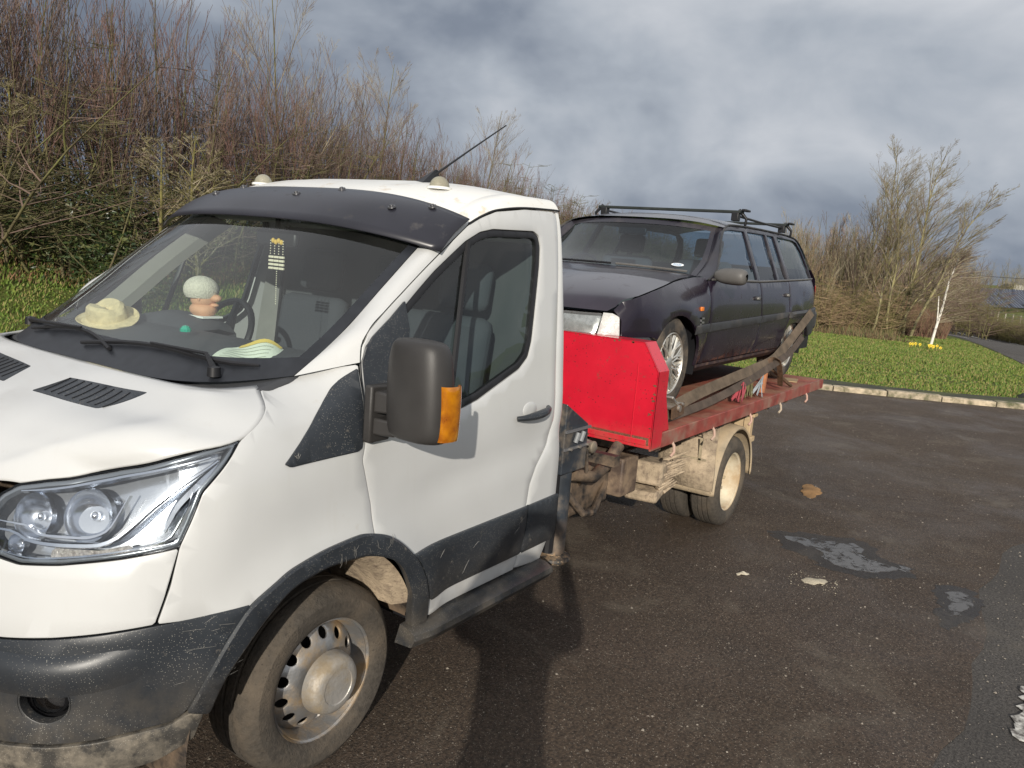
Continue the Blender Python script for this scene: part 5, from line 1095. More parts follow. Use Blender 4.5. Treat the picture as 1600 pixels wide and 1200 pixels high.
# lane marks: the near edge dash beside the lay-by, centre dashes down the hill
def mark(x0,x1,y0,y1,parent):
    return flat('lane_mark',[(x0,y0),(x1,y0),(x1,y1),(x0,y1)],.009,PAINT,h=.6,parent=parent)
L_=np.concatenate([[0],np.cumsum(np.linalg.norm(np.diff(rc,axis=0),axis=1))])
LMK=[(1600,1078),(1592,1095),(1590,1104),(1594,1111),(1588,1118),(1583,1128),(1586,1138),(1584,1150),(1590,1158),(1600,1162),(1700,1190),(1700,1060)]
for k in range(16):
    s0=86+k*5.4+0; i0=np.searchsorted(L_,s0);i1=np.searchsorted(L_,s0+3.0)
    if i1-i0<2: i1=i0+3
    if i1>=139: break
    g=MB(); g.grid(rib(-.09,.09,.035,2,slice(i0,i1+1))); g.build('lane_mark',mat('white_road_paint',(.7,.7,.68),.7),RD,smooth=False)
g=MB(); g.grid(rib(hw-.40,hw-.30,.03,2,slice(75,139))); g.build('edge_line',PAINT,RD,smooth=False)
# worn footway strip behind the kerb, then the kerb of separate stones
KB=[q for q in kerb if q[0]<26]
ka=np.array(KB); ka=ka[::-1]
dk_=np.concatenate([[0],np.cumsum(np.linalg.norm(np.diff(ka,axis=0),axis=1))])
kat=lambda s:np.array([np.interp(s,dk_,ka[:,0]),np.interp(s,dk_,ka[:,1])])
def off_line(d_,s):
    p=kat(s);q=kat(s+.05)-kat(s-.05);q/=np.linalg.norm(q);n=np.array([-q[1],q[0]]); return p+n*d_
sgn=1
tst=off_line(.5,dk_[-1]-11); 
if tst[0]<kat(dk_[-1]-11)[0]: sgn=-1
KE=bpy.data.objects.new('kerb',None); COL.objects.link(KE); KE['kind']='structure'
KM=[mat('kerb_stone_a',(.46,.38,.27),.85,var=.25,vscale=10,dirt=(.12,.11,.06),damt=.5,dscale=6,bump=.5),mat('kerb_stone_b',(.40,.33,.24),.85,var=.25,vscale=10,dirt=(.10,.10,.05),damt=.6,dscale=6,bump=.5)]
s=dk_[-1]-48; k=0
while s<dk_[-1]-1.3 and k<70:
    l=.915 if k%7 else .6; a=off_line(0,s+.006);b=off_line(0,s+l-.008);a2=off_line(.14*sgn,s+.006);b2=off_line(.14*sgn,s+l-.008); h=.105+.012*math.sin(k*2.3)
    m=MB(); V=[(*a,-.05),(*b,-.05),(*b2,-.05),(*a2,-.05),(*a,h-.01),(*b,h-.006),(*b2,h),(*a2,h)]; m.add(V,[(0,1,2,3),(4,5,6,7),(0,1,5,4),(1,2,6,5),(2,3,7,6),(3,0,4,7)]); m.build('kerb_stone',KM[k%2],KE,smooth=False,bevel=.015); s+=l;k+=1
pv=[off_line(.14*sgn,s) for s in np.linspace(1,dk_[-1]-9.3,120)]; pv2=[off_line((1.0-.25*math.sin(s*.8))*sgn,s) for s in np.linspace(1,dk_[-1]-9.3,120)]
g=MB(); g.grid(np.array([[(*q,.085) for q in pv],[(*q,.085+float(TZ(*q))) for q in pv2],[(*(q+(q-p)*.15),-.05) for p,q in zip(pv,pv2)]])); o=g.build('verge_path',mat('mossy_path',(.035,.032,.025),.9,var=.3,dirt=(.06,.07,.02),damt=.6,dscale=2.5,bump=.5)); o['kind']='structure'
# moss and grit along the kerb foot
# ---- blades of grass
def blades(n,fx,fy,hgt,name,mat_,seed,dz=-.012):
    r=np.random.default_rng(seed); x=fx(r,n);y=fy(r,n,x); z=TZ(x,y)+dz
    a=r.random(n)*2*PI; w=.012+.012*r.random(n); h=hgt*(.4+.9*r.random(n))*(.75+.45*np.sin(x*1.9+np.sin(y*2.3))*np.sin(y*1.4+.7*x)+.25*np.sin(x*5.1)*np.sin(y*4.3)); lx=(r.random(n)-.3)*h*.9; ly=(r.random(n)-.5)*h*.8
    V=np.empty((n,3,3)); V[:,0]=np.stack([x-np.cos(a)*w,y-np.sin(a)*w,z],1); V[:,1]=np.stack([x+np.cos(a)*w,y+np.sin(a)*w,z],1); V[:,2]=np.stack([x+lx,y+ly,z+h],1)
    return bigmesh(name,V.reshape(-1,3),np.arange(3*n).reshape(-1,3),mat_,kind='stuff',mi=r.integers(0,len(mat_),n))
GB=[mat('blade_a',(.12,.18,.030),.6,spec=.3),mat('blade_b',(.16,.20,.040),.6,spec=.3),mat('blade_c',(.24,.21,.08),.7,spec=.2),mat('blade_d',(.08,.135,.022),.6,spec=.3)]
for m_ in GB: m_.node_tree.nodes['Principled BSDF'].inputs['Subsurface Weight'].default_value=0
blades(90000,lambda r,n:-7+27*r.random(n)**1.0,lambda r,n,x:9.1+6.5*r.random(n),.10,'verge_grass',GB,11)['label']='rough green verge grass in front of the hedge'
def fy2(r,n,x):
    return -3.0+.12*(x-14)+r.random(n)*9.5
rg=np.random.default_rng(3)
def isl(n,seed,h,nm):
    r=np.random.default_rng(seed); x=13.5+22*r.random(n*2)**1.1; lo=np.interp(x,[13,14,15,20,26,34,40],[2.5,-.6,-3.2,-3.4,-2.2,-.2,1.2]); y=lo+r.random(n*2)*11
    kx=np.interp(y,[-3,-1,1.7,3.6,6,9],[15.3,14.8,13.6,13.0,11.5,8]); ok=(x>kx)
    x=x[ok][:n];y=y[ok][:n]; n=len(x); return blades(n,lambda r_,k:x,lambda r_,k,xx:y,h,nm,GB,seed+1)
isl(110000,21,.06,'island_grass')
# ---- loose grit on the lay-by
def grit(n,seed,xr,yr,s0,s1,name,m):
    r=np.random.default_rng(seed); x=xr[0]+(xr[1]-xr[0])*r.random(n);y=yr[0]+(yr[1]-yr[0])*r.random(n); s=s0+(s1-s0)*r.random(n)**4
    oc=np.array([(1,0,0),(0,1,0),(-1,0,0),(0,-1,0),(0,0,1.)]); F0=np.array([(0,1,4),(1,2,4),(2,3,4),(3,0,4)])
    a=r.random(n)*6.3; c,s_=np.cos(a),np.sin(a); V=oc[None]*s[:,None,None]*(.6+.8*r.random((n,5,1))); V[...,2]*=.7; X=V[...,0]*c[:,None]-V[...,1]*s_[:,None]; Y=V[...,0]*s_[:,None]+V[...,1]*c[:,None]
    V=np.stack([X+x[:,None],Y+y[:,None],V[...,2]+.003],-1); F=(F0[None]+5*np.arange(n)[:,None,None]).reshape(-1,3); return bigmesh(name,V.reshape(-1,3),F,m,kind='stuff')
o=grit(6500,5,(-.5,14),(-3.4,2.5),.0025,.010,'loose_grit',mat('pale_grit',(.30,.26,.21),.8,var=.5,vscale=3)); o['label']='pale loose grit scattered over the lay-by'
o=grit(2600,6,(-.5,5),(-3.2,-.8),.002,.006,'loose_grit',mat('pale_grit',(0,0,0)))
def leaves(n,fx,name,seed,m,lb,sz=.02):
    r=np.random.default_rng(seed); x,y=fx(r,n); n=len(x); z=TZ(x,y)+.03+.04*r.random(n); a=r.random(n)*6.3; s_=sz*(.5+r.random(n))
    V=np.empty((n,4,3)); 
    for k,(dx,dy) in enumerate(((1,0),(0,.5),(-1,0),(0,-.5))): V[:,k]=np.stack([x+s_*(dx*np.cos(a)-dy*np.sin(a)),y+s_*(dx*np.sin(a)+dy*np.cos(a)),z+r.normal(0,.006,n)],1)
    o=bigmesh(name,V.reshape(-1,3),np.arange(4*n).reshape(-1,4),m,kind='stuff',mi=r.integers(len(m),size=n)); o['label']=lb
def _isl(r,n):
    x=13.5+20*r.random(n)**1.4; lo=np.interp(x,[13,14,15,20,26,34,40],[2.5,-.6,-3.2,-3.4,-2.2,-.2,1.2]); return x,lo+(r.random(n)**1.3)*10
leaves(900,_isl,'fallen_leaf_litter',91,[mat('dead_leaf',(.20,.11,.05),.8),mat('pale_leaf',(.30,.22,.11),.8)],'scattered dead leaves and specks on the verge grass')
def blobpoly(cx,cy,rx,ry,rot,n,j,seed):
    rr=random.Random(seed); out=[]
    ph=[rr.uniform(0,6.28) for _ in range(6)]
    for k in range(n):
        a=2*PI*k/n; r=1+j*sum(math.sin((i+2)*a+ph[i])/(i+1.3) for i in range(6))*.6+rr.uniform(-j,j)*.18
        x=rx*r*math.cos(a);y=ry*r*math.sin(a); out.append((cx+x*math.cos(rot)-y*math.sin(rot),cy+x*math.sin(rot)+y*math.cos(rot)))
    return out
def _wat(nt,N,L,b):
    b.inputs['Base Color'].default_value=(.05,.043,.036,1); b.inputs['Roughness'].default_value=.07; o=nd(nt,'ShaderNodeTexCoord').outputs['Object']; tr=nd(nt,'ShaderNodeBsdfTransparent'); mx_=nd(nt,'ShaderNodeMixShader'); out=[n for n in N if n.type=='OUTPUT_MATERIAL'][0]
    L.new(mrn(nt,nzn(nt,o,11,8,.72,.4),.40,.50,0,.92),mx_.inputs[0]); L.new(tr.outputs[0],mx_.inputs[1]); L.new(b.outputs[0],mx_.inputs[2]); L.new(mx_.outputs[0],out.inputs[0])
WATER=M2('puddle_water',_wat)
def pud(pxs):
    q=[P2_(u,v) for u,v in pxs]; q=densify(q,.045); rr=random.Random(len(q)); return [(x+rr.gauss(0,.012),y+rr.gauss(0,.012)) for x,y in q]
def P2_(u,v):
    d=_f+_r*((u-800)/FPX)-_u*((v-600)/FPX); t=-CAM[2]/d[2]; q=CAM+d*t; return float(q[0]),float(q[1])
WETM=tarmac('wet_tarmac',(.030,.023,.019),(.22,.19,.15),True,.5,(.05,.036,.026))
for _n in WETM.node_tree.nodes:
    if _n.type=='BSDF_PRINCIPLED':
        for _l in list(_n.inputs['Roughness'].links): WETM.node_tree.links.remove(_l)
        _n.inputs['Roughness'].default_value=.38
for w in ([(1200,830),(1262,834),(1330,842),(1372,858),(1372,870),(1425,890),(1420,905),(1350,905),(1290,890),(1262,872),(1225,858)],[(1462,915),(1515,920),(1535,945),(1515,975),(1480,985),(1462,965)]):
    q=densify([P2_(a,b_) for a,b_ in w],.04); rr=random.Random(4); flat('damp_patch',[(x+rr.gauss(0,.018),y+rr.gauss(0,.018)) for x,y in q],.0054,WETM,h=.08,t=.001)
flat('lane_mark',pud(LMK),.0075,PAINT,h=.1,t=.003,parent=RD)
for pxs in ([(1217,836),(1262,842),(1298,847),(1335,851),(1352,861),(1338,866),(1362,876),(1404,890),(1385,896),(1350,895),(1322,890),(1300,882),(1283,871),(1286,864),(1262,856)],[(1478,924),(1512,930),(1520,940),(1508,958),(1490,966),(1478,956),(1484,942)],[(1410,887),(1424,890),(1420,895),(1408,893)]):
    o=flat('puddle',pud(pxs),.0068,WATER,h=.05,t=.002)
def dust(nm,cx,cy,rx,ry,rt,z,m,lb,ct,seed,h=.012):
    f=lambda u,v:np.stack([u,v,z+h*np.clip(1-((u-cx)**2/rx**2+(v-cy)**2/ry**2),0,1)],-1)
    mb=panel_mb(blobpoly(cx,cy,rx,ry,rt,40,.4,seed),f,h=.03,t=.004,gap=0,rnd=0,edge=.002); tag(mb.build(nm,m),lb,ct)
dust('sand_patch',3.28,-1.86,.055,.075,.6,.006,mat('spilt_sand',(.50,.44,.33),.95,bump=1,bscale=80),'small spill of pale sand on the tarmac near the puddle','sand',5)
dust('mud_patch',5.55,-1.28,.20,.10,.2,.006,mat('orange_mud',(.30,.17,.07),.95,var=.3,bump=1,bscale=60),'flat patch of orange mud on the tarmac beyond the rear wheel','mud',8)
dust('stone_chip',3.05,-1.468,.045,.022,-.5,.005,mat('pale_chip',(.62,.55,.42),.8,bump=.4),'cream coloured flat stone chip lying alone on the lay-by tarmac','stone',9,.015)
o=grit(260,15,(3.12,3.42),(-2.02,-1.70),.002,.008,'spilt_chips',mat('spilt_sand',(0,0,0)))
# ---- woody plants
def branch_set(rnd,h,lean=(0,0),levels=2,r0=.03,spread=.35,nside=7,twigs=4,wig=.06,kink=5,upr=.75,start=.25,tl=.35):
    """list of (points, radii, level)"""
    out=[]
    def grow(p,d,l,r,lev):
        n=max(2,kink-lev) if lev<2 else 2; pts=[p];rs=[r]; q=p.copy(); dd=d.copy()
        for i in range(n):
            dd=dd+np.array([rnd.gauss(0,wig),rnd.gauss(0,wig),rnd.gauss(0,wig)*.5+ (upr*.08 if lev else 0)])+np.array([lean[0],lean[1],0])*(.09+.06*lev); dd/=np.linalg.norm(dd); q=q+dd*l/n; pts.append(q.copy()); rs.append(max(r*(1-.85*(i+1)/n),.003))
        out.append((pts,rs,lev))
        if lev<levels:
            m=nside if lev==0 else twigs
            for _ in range(m):
                t=start+(1-start)*rnd.random()*.97; f=t*n;i=min(int(f),n-1);b=pts[i]+(pts[i+1]-pts[i])*(f-i); tr=pts[i+1]-pts[i];tr/=np.linalg.norm(tr)
                a=rnd.random()*6.28; s=np.array([math.cos(a),math.sin(a),0]); nd_=tr*upr+s*(1-upr)*1.3*(1+spread); nd_/=np.linalg.norm(nd_)
                grow(b,nd_,l*tl*(1.25-t)*(.7+.6*rnd.random()),r*(1-.75*t)*.55,lev+1)
    grow(np.zeros(3),np.array([lean[0]*.3+rnd.gauss(0,.06),lean[1]*.3+rnd.gauss(0,.06),1.0]),h,r0,0)
    return out
def tubes(segs,sides=(4,3,2,2)):
    V=[];F=[];Lv=[];n0=0
    for pts,rs,lev in segs:
        ns=sides[min(lev,len(sides)-1)]; P=np.array(pts);d=np.gradient(P,axis=0);d/=np.linalg.norm(d,axis=1,keepdims=True); a=np.cross(d,[.31,.77,.13]);a/=np.linalg.norm(a,axis=1,keepdims=True);b=np.cross(d,a)
        an=2*PI*np.arange(ns)/ns; R=np.array(rs)[:,None,None]; ring=P[:,None]+R*(np.cos(an)[None,:,None]*a[:,None]+np.sin(an)[None,:,None]*b[:,None]); V.append(ring.reshape(-1,3))
        k=len(P); i=np.arange(k-1)[:,None];j=np.arange(ns)[None]; j=j if ns>2 else j[:,:1]; q=np.stack([i*ns+j,i*ns+(j+1)%ns,(i+1)*ns+(j+1)%ns,(i+1)*ns+j],-1).reshape(-1,4)+n0; F.append(q); Lv.append(np.full(len(q),lev)); n0+=k*ns
    return np.vstack(V),np.vstack(F),np.concatenate(Lv)
BARK=mat('hedge_bark',(.105,.085,.045),.9,var=.45,vscale=3,dirt=(.15,.15,.05),damt=.5,dscale=2)
TWIG=mat('brown_twig',(.145,.100,.078),.85,var=.35,vscale=1.2)
TWR=mat('reddish_twig',(.155,.088,.072),.85,var=.3,vscale=.8)
OLI=mat('olive_twig',(.165,.145,.055),.85,var=.35,vscale=1.5)
DOL=mat('dark_olive_twig',(.095,.085,.038),.9,var=.4,vscale=2)
TANT=mat('tan_twig',(.30,.21,.125),.85,var=.3,vscale=1)
GREYT=mat('grey_twig',(.27,.23,.155),.85,var=.3,vscale=1)
rnd=random.Random(42)
def variants(n,h,**k): return [tubes(branch_set(rnd,h*(.8+.4*rnd.random()),**k)) for _ in range(n)]
def scatter(name,vars_,pos,scale,mats,kind='stuff',label=None,lean_j=.08,mi_mode=None,seed=1,zf=TZ):
    r=np.random.default_rng(seed);VV=[];FF=[];MI=[];n0=0
    for (x,y),s in zip(pos,scale):
        V,F,Lv=vars_[r.integers(len(vars_))]; a=r.random()*2*PI;c,s_=math.cos(a),math.sin(a); tx,ty=r.normal(0,lean_j,2)
        X=V[:,0]*c-V[:,1]*s_;Y=V[:,0]*s_+V[:,1]*c;Z=V[:,2]; VV.append(np.stack([x+(X+tx*Z)*s,y+(Y+ty*Z)*s,float(zf(x,y))-.05+Z*s],1)); FF.append(F+n0); n0+=len(V); MI.append(np.where(Lv==0,0,1+r.integers(len(mats)-1)) if len(mats)>1 else Lv*0)
    o=bigmesh(name,np.vstack(VV),np.vstack(FF),mats,mi=np.concatenate(MI),smooth=True)
    if kind: o['kind']=kind
    if label: o['label']=label
    return o
whip=variants(10,4.2,r0=.020,nside=15,twigs=5,spread=.2,upr=.80,wig=.05,tl=.42,start=.2)
tang=variants(8,2.4,r0=.030,nside=12,twigs=6,spread=.9,upr=.45,wig=.16,tl=.55,start=.05)
r=np.random.default_rng(8)
def hline(x): return np.interp(x,[-8,6,17,38,60,90],[16.0,14.4,14.8,18.5,24,33])
def htop(x): return np.interp(x,[-8,0,5,9,12,16,20,26,34,44,60,90],[7.6,7.3,6.9,6.5,5.8,5.2,4.8,4.7,4.8,4.8,4.8,4.8])
n=1600; t=r.random(n)**1.25; x=-7+80*t; y=hline(x)+r.normal(0,.75,n)+.3
sc=htop(x)/5.0*(.72+.36*r.random(n)); scatter('hedge',whip,zip(x,y),sc,[BARK,TWIG,TWR,TWIG],seed=4,label='tall bare brown hedge of thin upright stems behind the truck')
n=650; t=r.random(n)**1.2; x=-7+75*t; y=hline(x)-.6+r.normal(0,.9,n); sc=.8+.75*r.random(n); scatter('hedge_undergrowth',tang,zip(x,y),sc,[BARK,DOL,TWIG,DOL],seed=5,label='tangled olive and brown undergrowth filling the lower half of the hedge',lean_j=.3)
# leaf litter / bramble skirts
litter=blades(26000,lambda r,n:-7+60*r.random(n),lambda r,n,x:hline(x)-1.9+1.7*r.random(n),.16,'dead_leaf_litter',[mat('dead_leaf',(.20,.11,.05),.8),mat('dead_leaf_b',(.13,.085,.045),.8)],31)
litter['label']='brown dead leaves and stalks at the foot of the hedge'
# evergreen shrubs in the hedge
def leafy(name,cx,cy,z0,rx,ry,rz,n,leaf,mats,seed,label,cat,group=None,stems=8):
    r=np.random.default_rng(seed); root=empty(name,(cx,cy,z0),label,cat,group)
    # clumps
    cl=r.normal(0,.48,(60,3))*np.array([rx,ry,rz]); cl[:,2]=np.abs(cl[:,2]+rz*.75); cs=.16+.22*r.random(60)
    k=r.integers(60,size=n); p=cl[k]+r.normal(0,1,(n,3))*cs[k][:,None]*np.array([1,1,.8]); p[:,2]=np.maximum(p[:,2],.02)
    a=r.random(n)*6.28;b=r.normal(0,.6,n); u=np.stack([np.cos(a)*np.cos(b),np.sin(a)*np.cos(b),np.sin(b)],1); v=np.cross(u,r.normal(0,1,(n,3)));v/=np.linalg.norm(v,axis=1,keepdims=True); l=leaf*(.6+.8*r.random(n))[:,None]; w=l*.32
    V=np.stack([p-u*l,p+v*w,p+u*l,p-v*w],1).reshape(-1,3); o=bigmesh('crown',V,np.arange(4*n).reshape(-1,4),mats,parent=root,mi=r.integers(len(mats),size=n))
    sg=[]
    for _ in range(stems):
        e=cl[r.integers(60)]; sg.append(([np.array([r.normal(0,.15),r.normal(0,.15),-.05]),e*.5+[0,0,.1],e],[.03,.02,.006],0))
    V,F,_l2=tubes(sg); bigmesh('stem',V,F,BARK,parent=root); return root
HOL=[mat('holly_leaf',(.022,.040,.012),.35,spec=.5),mat('holly_leaf_b',(.04,.062,.018),.4,spec=.5),mat('holly_leaf_c',(.09,.10,.03),.5)]
def atz(u,v,depth):
    d=_f+_r*((u-800)/FPX)-_u*((v-600)/FPX); return CAM+d*depth
def base_at(u,depth):   # ground position on the bearing of a picture column
    p=atz(u,500,depth); return float(p[0]),float(p[1])
for k,(u,dep,rx,rz,n,lb) in enumerate(((95,15.8,1.5,1.15,4800,'big dark green holly bush at the foot of the hedge left of the cab'),(190,15.0,.62,.72,2600,'small brighter green shrub on the grass edge nearest the windscreen'),(28,16.6,1.0,1.5,3600,'tall thin ivy covered shrub at the far left of the hedge'),(250,17.6,.9,.9,2600,'low evergreen shrub in deep shade behind the cab visor'))):
    x,y=base_at(u,dep); leafy('evergreen_shrub',x,y,float(TZ(x,y)),rx,rx*.8,rz,n,.05,HOL,50+k,lb,'shrub')
# old mossy stems that stand out of the hedge
def tree(name,x,y,h,label,cat,mats,seed,group=None,z=None,parts=True,**k):
    rn=random.Random(seed); z=float(TZ(x,y)) if z is None else z; root=empty(name,(x,y,z-.05),label,cat,group)
    sg=branch_set(rn,h,**k); V,F,Lv=tubes(sg,(7,4,3,2)); a=Lv==0
    bigmesh('trunk',V,F[a],mats[0],parent=root,smooth=True); bigmesh('crown',V,F[~a],mats[1:],parent=root,smooth=True,mi=np.random.default_rng(seed).integers(len(mats)-1,size=int((~a).sum()))); return root
MOSS=mat('mossy_trunk',(.19,.17,.055),.9,var=.4,vscale=6,dirt=(.10,.08,.05),damt=.5,dscale=5)
for k,(u,dep,h,lb) in enumerate(((15,15.6,3.2,'thick dark stem leaning out of the hedge at the far left'),(300,16.5,3.4,'yellow mossy forked stem in the hedge just above the cab visor'),(235,16.2,3.0,'pale branching stem between the holly and the cab visor'),(440,22,7.4,'tall slender bare sapling rising above the hedge over the cab roof'),(570,27,6.6,'bare sapling with upswept twigs above the hedge, right of centre of the roof'),(745,38,7.4,'thin sapling with a few twigs standing above the hedge behind the aerial'))):
    x,y=base_at(u,dep); tree('hedge_sapling',x,y,h,lb,'sapling',[MOSS if k<3 else BARK,OLI if k<3 else TWIG,GREYT],70+k,r0=.06 if k<3 else .045,nside=16,twigs=8,levels=3,upr=.6 if k<3 else .78,wig=.12 if k<3 else .05,spread=.5,tl=.5,start=.12)
# ---- right hand side: wind-blown tree clump, birch, brown thicket
rx_,ry_=29.6,1.9
def P2(u,v,z=0.): 
    d=_f+_r*((u-800)/FPX)-_u*((v-600)/FPX); t=(z-CAM[2])/d[2]; q=CAM+d*t; return float(q[0]),float(q[1])
thick=variants(8,4.6,r0=.035,nside=14,twigs=6,spread=.25,upr=.82,wig=.05,tl=.40,start=.12)
pos=[];sc=[]
rr=np.random.default_rng(12)
for k in range(210):
    u=1215+rr.random()*135; dep=31+rr.random()*16; x,y=base_at(u,dep); pos.append((x,y)); hh=np.interp(u,[1215,1300,1375],[4.9,5.2,5.2])*(dep/38); sc.append(hh/5.0*(.75+.35*rr.random()))
scatter('thicket',thick,pos,sc,[BARK,TANT,TWIG,GREYT],seed=14,label='brown leafless thicket behind the estate car and beside the windblown tree')
pos=[];sc=[]
for k in range(200):
    u=1225+rr.random()*180; dep=29.5+rr.random()*4; x,y=base_at(u,dep); pos.append((x,y)); sc.append((.45+.5*rr.random())*(1-.45*(u>1395)))
scatter('thicket_undergrowth',tang,pos,sc,[OLI,TANT,OLI,TANT],seed=15,label='pale dead stalks and olive twigs at the foot of the thicket',lean_j=.35)
CT=empty('windblown_tree',(*P2(1385,528),0),'tall multi stemmed bare tree leaning right in the wind at the end of the verge','tree')
rn=random.Random(77); LEAN=np.array([_r[0],_r[1]])*.95
for j,(u,v,h,ln,rr_) in enumerate(((1395,525,7.3,.50,.075),(1345,515,6.9,.16,.065),(1420,530,6.2,.60,.06),(1375,520,7.7,.33,.065),(1400,528,4.6,.85,.045),(1360,528,5.6,.10,.045),(1410,528,7.3,.42,.055),(1385,528,6.6,.26,.05))):
    x,y=P2(u,v); sg=branch_set(rn,h,lean=(LEAN[0]*ln,LEAN[1]*ln),levels=3,r0=rr_,nside=26,twigs=10,spread=.45,upr=.74,wig=.07,kink=8,tl=.42,start=.18)
    V,F,Lv=tubes(sg,(7,4,3,2)); cx_,cy_,_z=CT.location; V=V+np.array([x-cx_,y-cy_,-.05]); a=Lv==0
    bigmesh('trunk',V,F[a],mat('lichen_trunk',(.27,.24,.115),.9,var=.4,vscale=5,dirt=(.12,.10,.07),damt=.5,dscale=4),parent=CT,smooth=True); bigmesh('crown',V,F[~a],[GREYT,OLI,TWIG],parent=CT,smooth=True,mi=np.random.default_rng(j).integers(3,size=int((~a).sum())))
bx,by=P2(1455,543); BT=empty('silver_birch',(bx,by,0),'slim white birch trunk leaning right beside the daffodils','tree')
WB_=mat('birch_bark',(.70,.66,.58),.7,var=.15,vscale=8,dirt=(.12,.10,.08),damt=.3,dscale=9)
dep=float(np.dot(np.array([bx,by,0])-CAM,_f)); 
def atd(u,v,dd=0): return atz(u,v,dep+dd)-np.array([bx,by,0])
tp=[atd(*q) for q in ((1453,543),(1464,507),(1473,480),(1483,440),(1494,415),(1499,403))]; tp[0][2]=-.05
V,F,Lv=tubes([(tp,[.05,.044,.036,.026,.018,.012],0),([tp[1],atd(1466,480),atd(1467,463)],[.028,.02,.012],0)],(8,)); bigmesh('trunk',V,F,WB_,parent=BT,smooth=True)
sg=[]; rn=random.Random(9)
for k in range(150):
    t=rn.random(); a=tp[1]*(1-t)+tp[5]*t if t<1 else tp[5]; i=1+t*3.99;j=int(i);a=tp[j]+(tp[j+1]-tp[j])*(i-j); d=np.array([_r[0],_r[1],0])*rn.uniform(.1,1.2)+np.array([0,0,rn.uniform(.1,.9)])+np.array([rn.gauss(0,.4),rn.gauss(0,.4),0]); d/=np.linalg.norm(d); l=rn.uniform(.3,1.0)*(1.2-.3*t)
    m=a+d*l*.5; e=a+d*l+np.array([_r[0],_r[1],0])*l*.25; sg.append(([a,m,e],[.011,.008,.004],1))
    for q in range(3):
        d2=d+np.array([rn.gauss(0,.5) for _ in range(3)]); sg.append(([m,m+d2/np.linalg.norm(d2)*l*.4],[.006,.004],2))
V,F,Lv=tubes(sg); bigmesh('crown',V,F,[TWIG,GREYT],parent=BT,mi=rng_(len(F)) if False else np.random.default_rng(1).integers(2,size=len(F)))
# bank of dead bracken under the trees, rough woodland behind it
bk=blades(45000,lambda r,n:28+16*r.random(n),lambda r,n,x:np.interp(x,[28,36,44],[1.0,3.4,5.5])+.6*np.sin(x*1.3)+.4*np.sin(x*3.1+1)+np.abs(r.normal(0,.9,n))+6.0*r.random(n)**1.3,.30,'bracken_bank',[mat('bracken_a',(.17,.105,.055),.9),mat('bracken_b',(.12,.08,.05),.9),mat('bracken_c',(.20,.165,.08),.9),mat('bracken_d',(.11,.13,.04),.9)],61,dz=-.05)
bk['label']='rust brown bank of dead bracken between the trees and the road'
def bkf(r,n):
    u=1372+92*r.random(n); d=31.5+8*r.random(n); P=CAM[None]+(_f[None]+_r[None]*((u-800)/FPX)[:,None])*d[:,None]; return P,u,d
_r9=np.random.default_rng(5); _P,_uu,_dd=bkf(_r9,22000)
b3=blades(22000,lambda r,n:_P[:,0],lambda r,n,x:_P[:,1],.62,'bramble_mound',[mat('bramble_a',(.16,.08,.055),.9),mat('bramble_b',(.12,.075,.05),.9),mat('bramble_c',(.18,.13,.07),.9)],62,dz=-.05)
co=np.empty(22000*9,dtype=np.float32); b3.data.vertices.foreach_get('co',co); co=co.reshape(-1,3,3); co[...,2]+=(1.15*np.clip((1462-_uu)/80,0,1)**.8*_r9.random(22000)**.7*np.clip((_dd-31)/4,0,1))[:,None]; b3.data.vertices.foreach_set('co',co.ravel()); b3.data.update(); b3['label']='rust brown bramble mound between the windblown tree and the birch'
# daffodils
dx,dy=P2(1441,549)
DF=empty('daffodil_clump',(dx,dy,0),'small clump of yellow daffodils on the grass below the birch','flowers')
b=MB();b2=MB();rn=random.Random(2)
for k in range(60):
    x=dx+rn.gauss(0,.20);y=dy+rn.gauss(0,.12);h=.10+.10*rn.random(); b.add([(x-.012,y,0),(x+.012,y,0),(x+rn.gauss(0,.05),y+rn.gauss(0,.04),h)],[(0,1,2)])
b.build('leaf',mat('daffodil_leaf',(.12,.20,.08),.6),DF,smooth=False)
for k in range(12):
    x=dx+rn.uniform(-.34,.34);y=dy+rn.gauss(0,.22);z=.17+.05*rn.random(); q=MB().tube([(x,y,0),(x,y,z)],.006,4); q.lathe([(.045,.0),(.014,.01),(.02,.012),(.023,.035)],(x,y,z),(-.8,-.4,.2),6); q.build('bloom',mat('daffodil_yellow',(.80,.60,.05),.6),DF,smooth=False)
# woodland belt beyond the dip
far=variants(6,6.0,r0=.05,nside=16,twigs=7,spread=.5,upr=.7,wig=.07,tl=.42,start=.12)
pos=[];sc=[]
for k in range(300):
    u=1330+rr.random()*195; dep=60+rr.random()*35; x,y=base_at(u,dep); top=np.interp(u,[1330,1420,1450,1500,1540,1565],[392,402,402,408,425,440]); hz=335+.083*u; hgt=(hz-top)/FPX*dep+1.9-float(TZ(x,y)); pos.append((x,y)); sc.append(max(.3,hgt/6.0)*(.8+.3*rr.random()))
scatter('woodland',far,pos,sc,[BARK,TWIG,GREYT,TWIG],seed=24,label='brown leafless woodland beyond the bend in the road')
pos=[];sc=[]
for k in range(120):
    u=1380+rr.random()*170; dep=50+rr.random()*12; x,y=base_at(u,dep); pos.append((x,y)); sc.append(.9+.6*rr.random())
scatter('woodland_undergrowth',tang,pos,sc,[BARK,TWIG,OLI,TWIG],seed=25,label='dark scrub at the foot of the woodland',lean_j=.3)
pos=[];sc=[]
for k in range(110):
    u=1500+rr.random()*320; dep=240+rr.random()*60; x,y=base_at(u,dep); pos.append((x,y)); sc.append((.8+.5*rr.random())*1.5)
scatter('far_treeline',far,pos,sc,[BARK,GREYT,OLI,GREYT],seed=26,label='hazy line of trees on the far side of the solar farm')
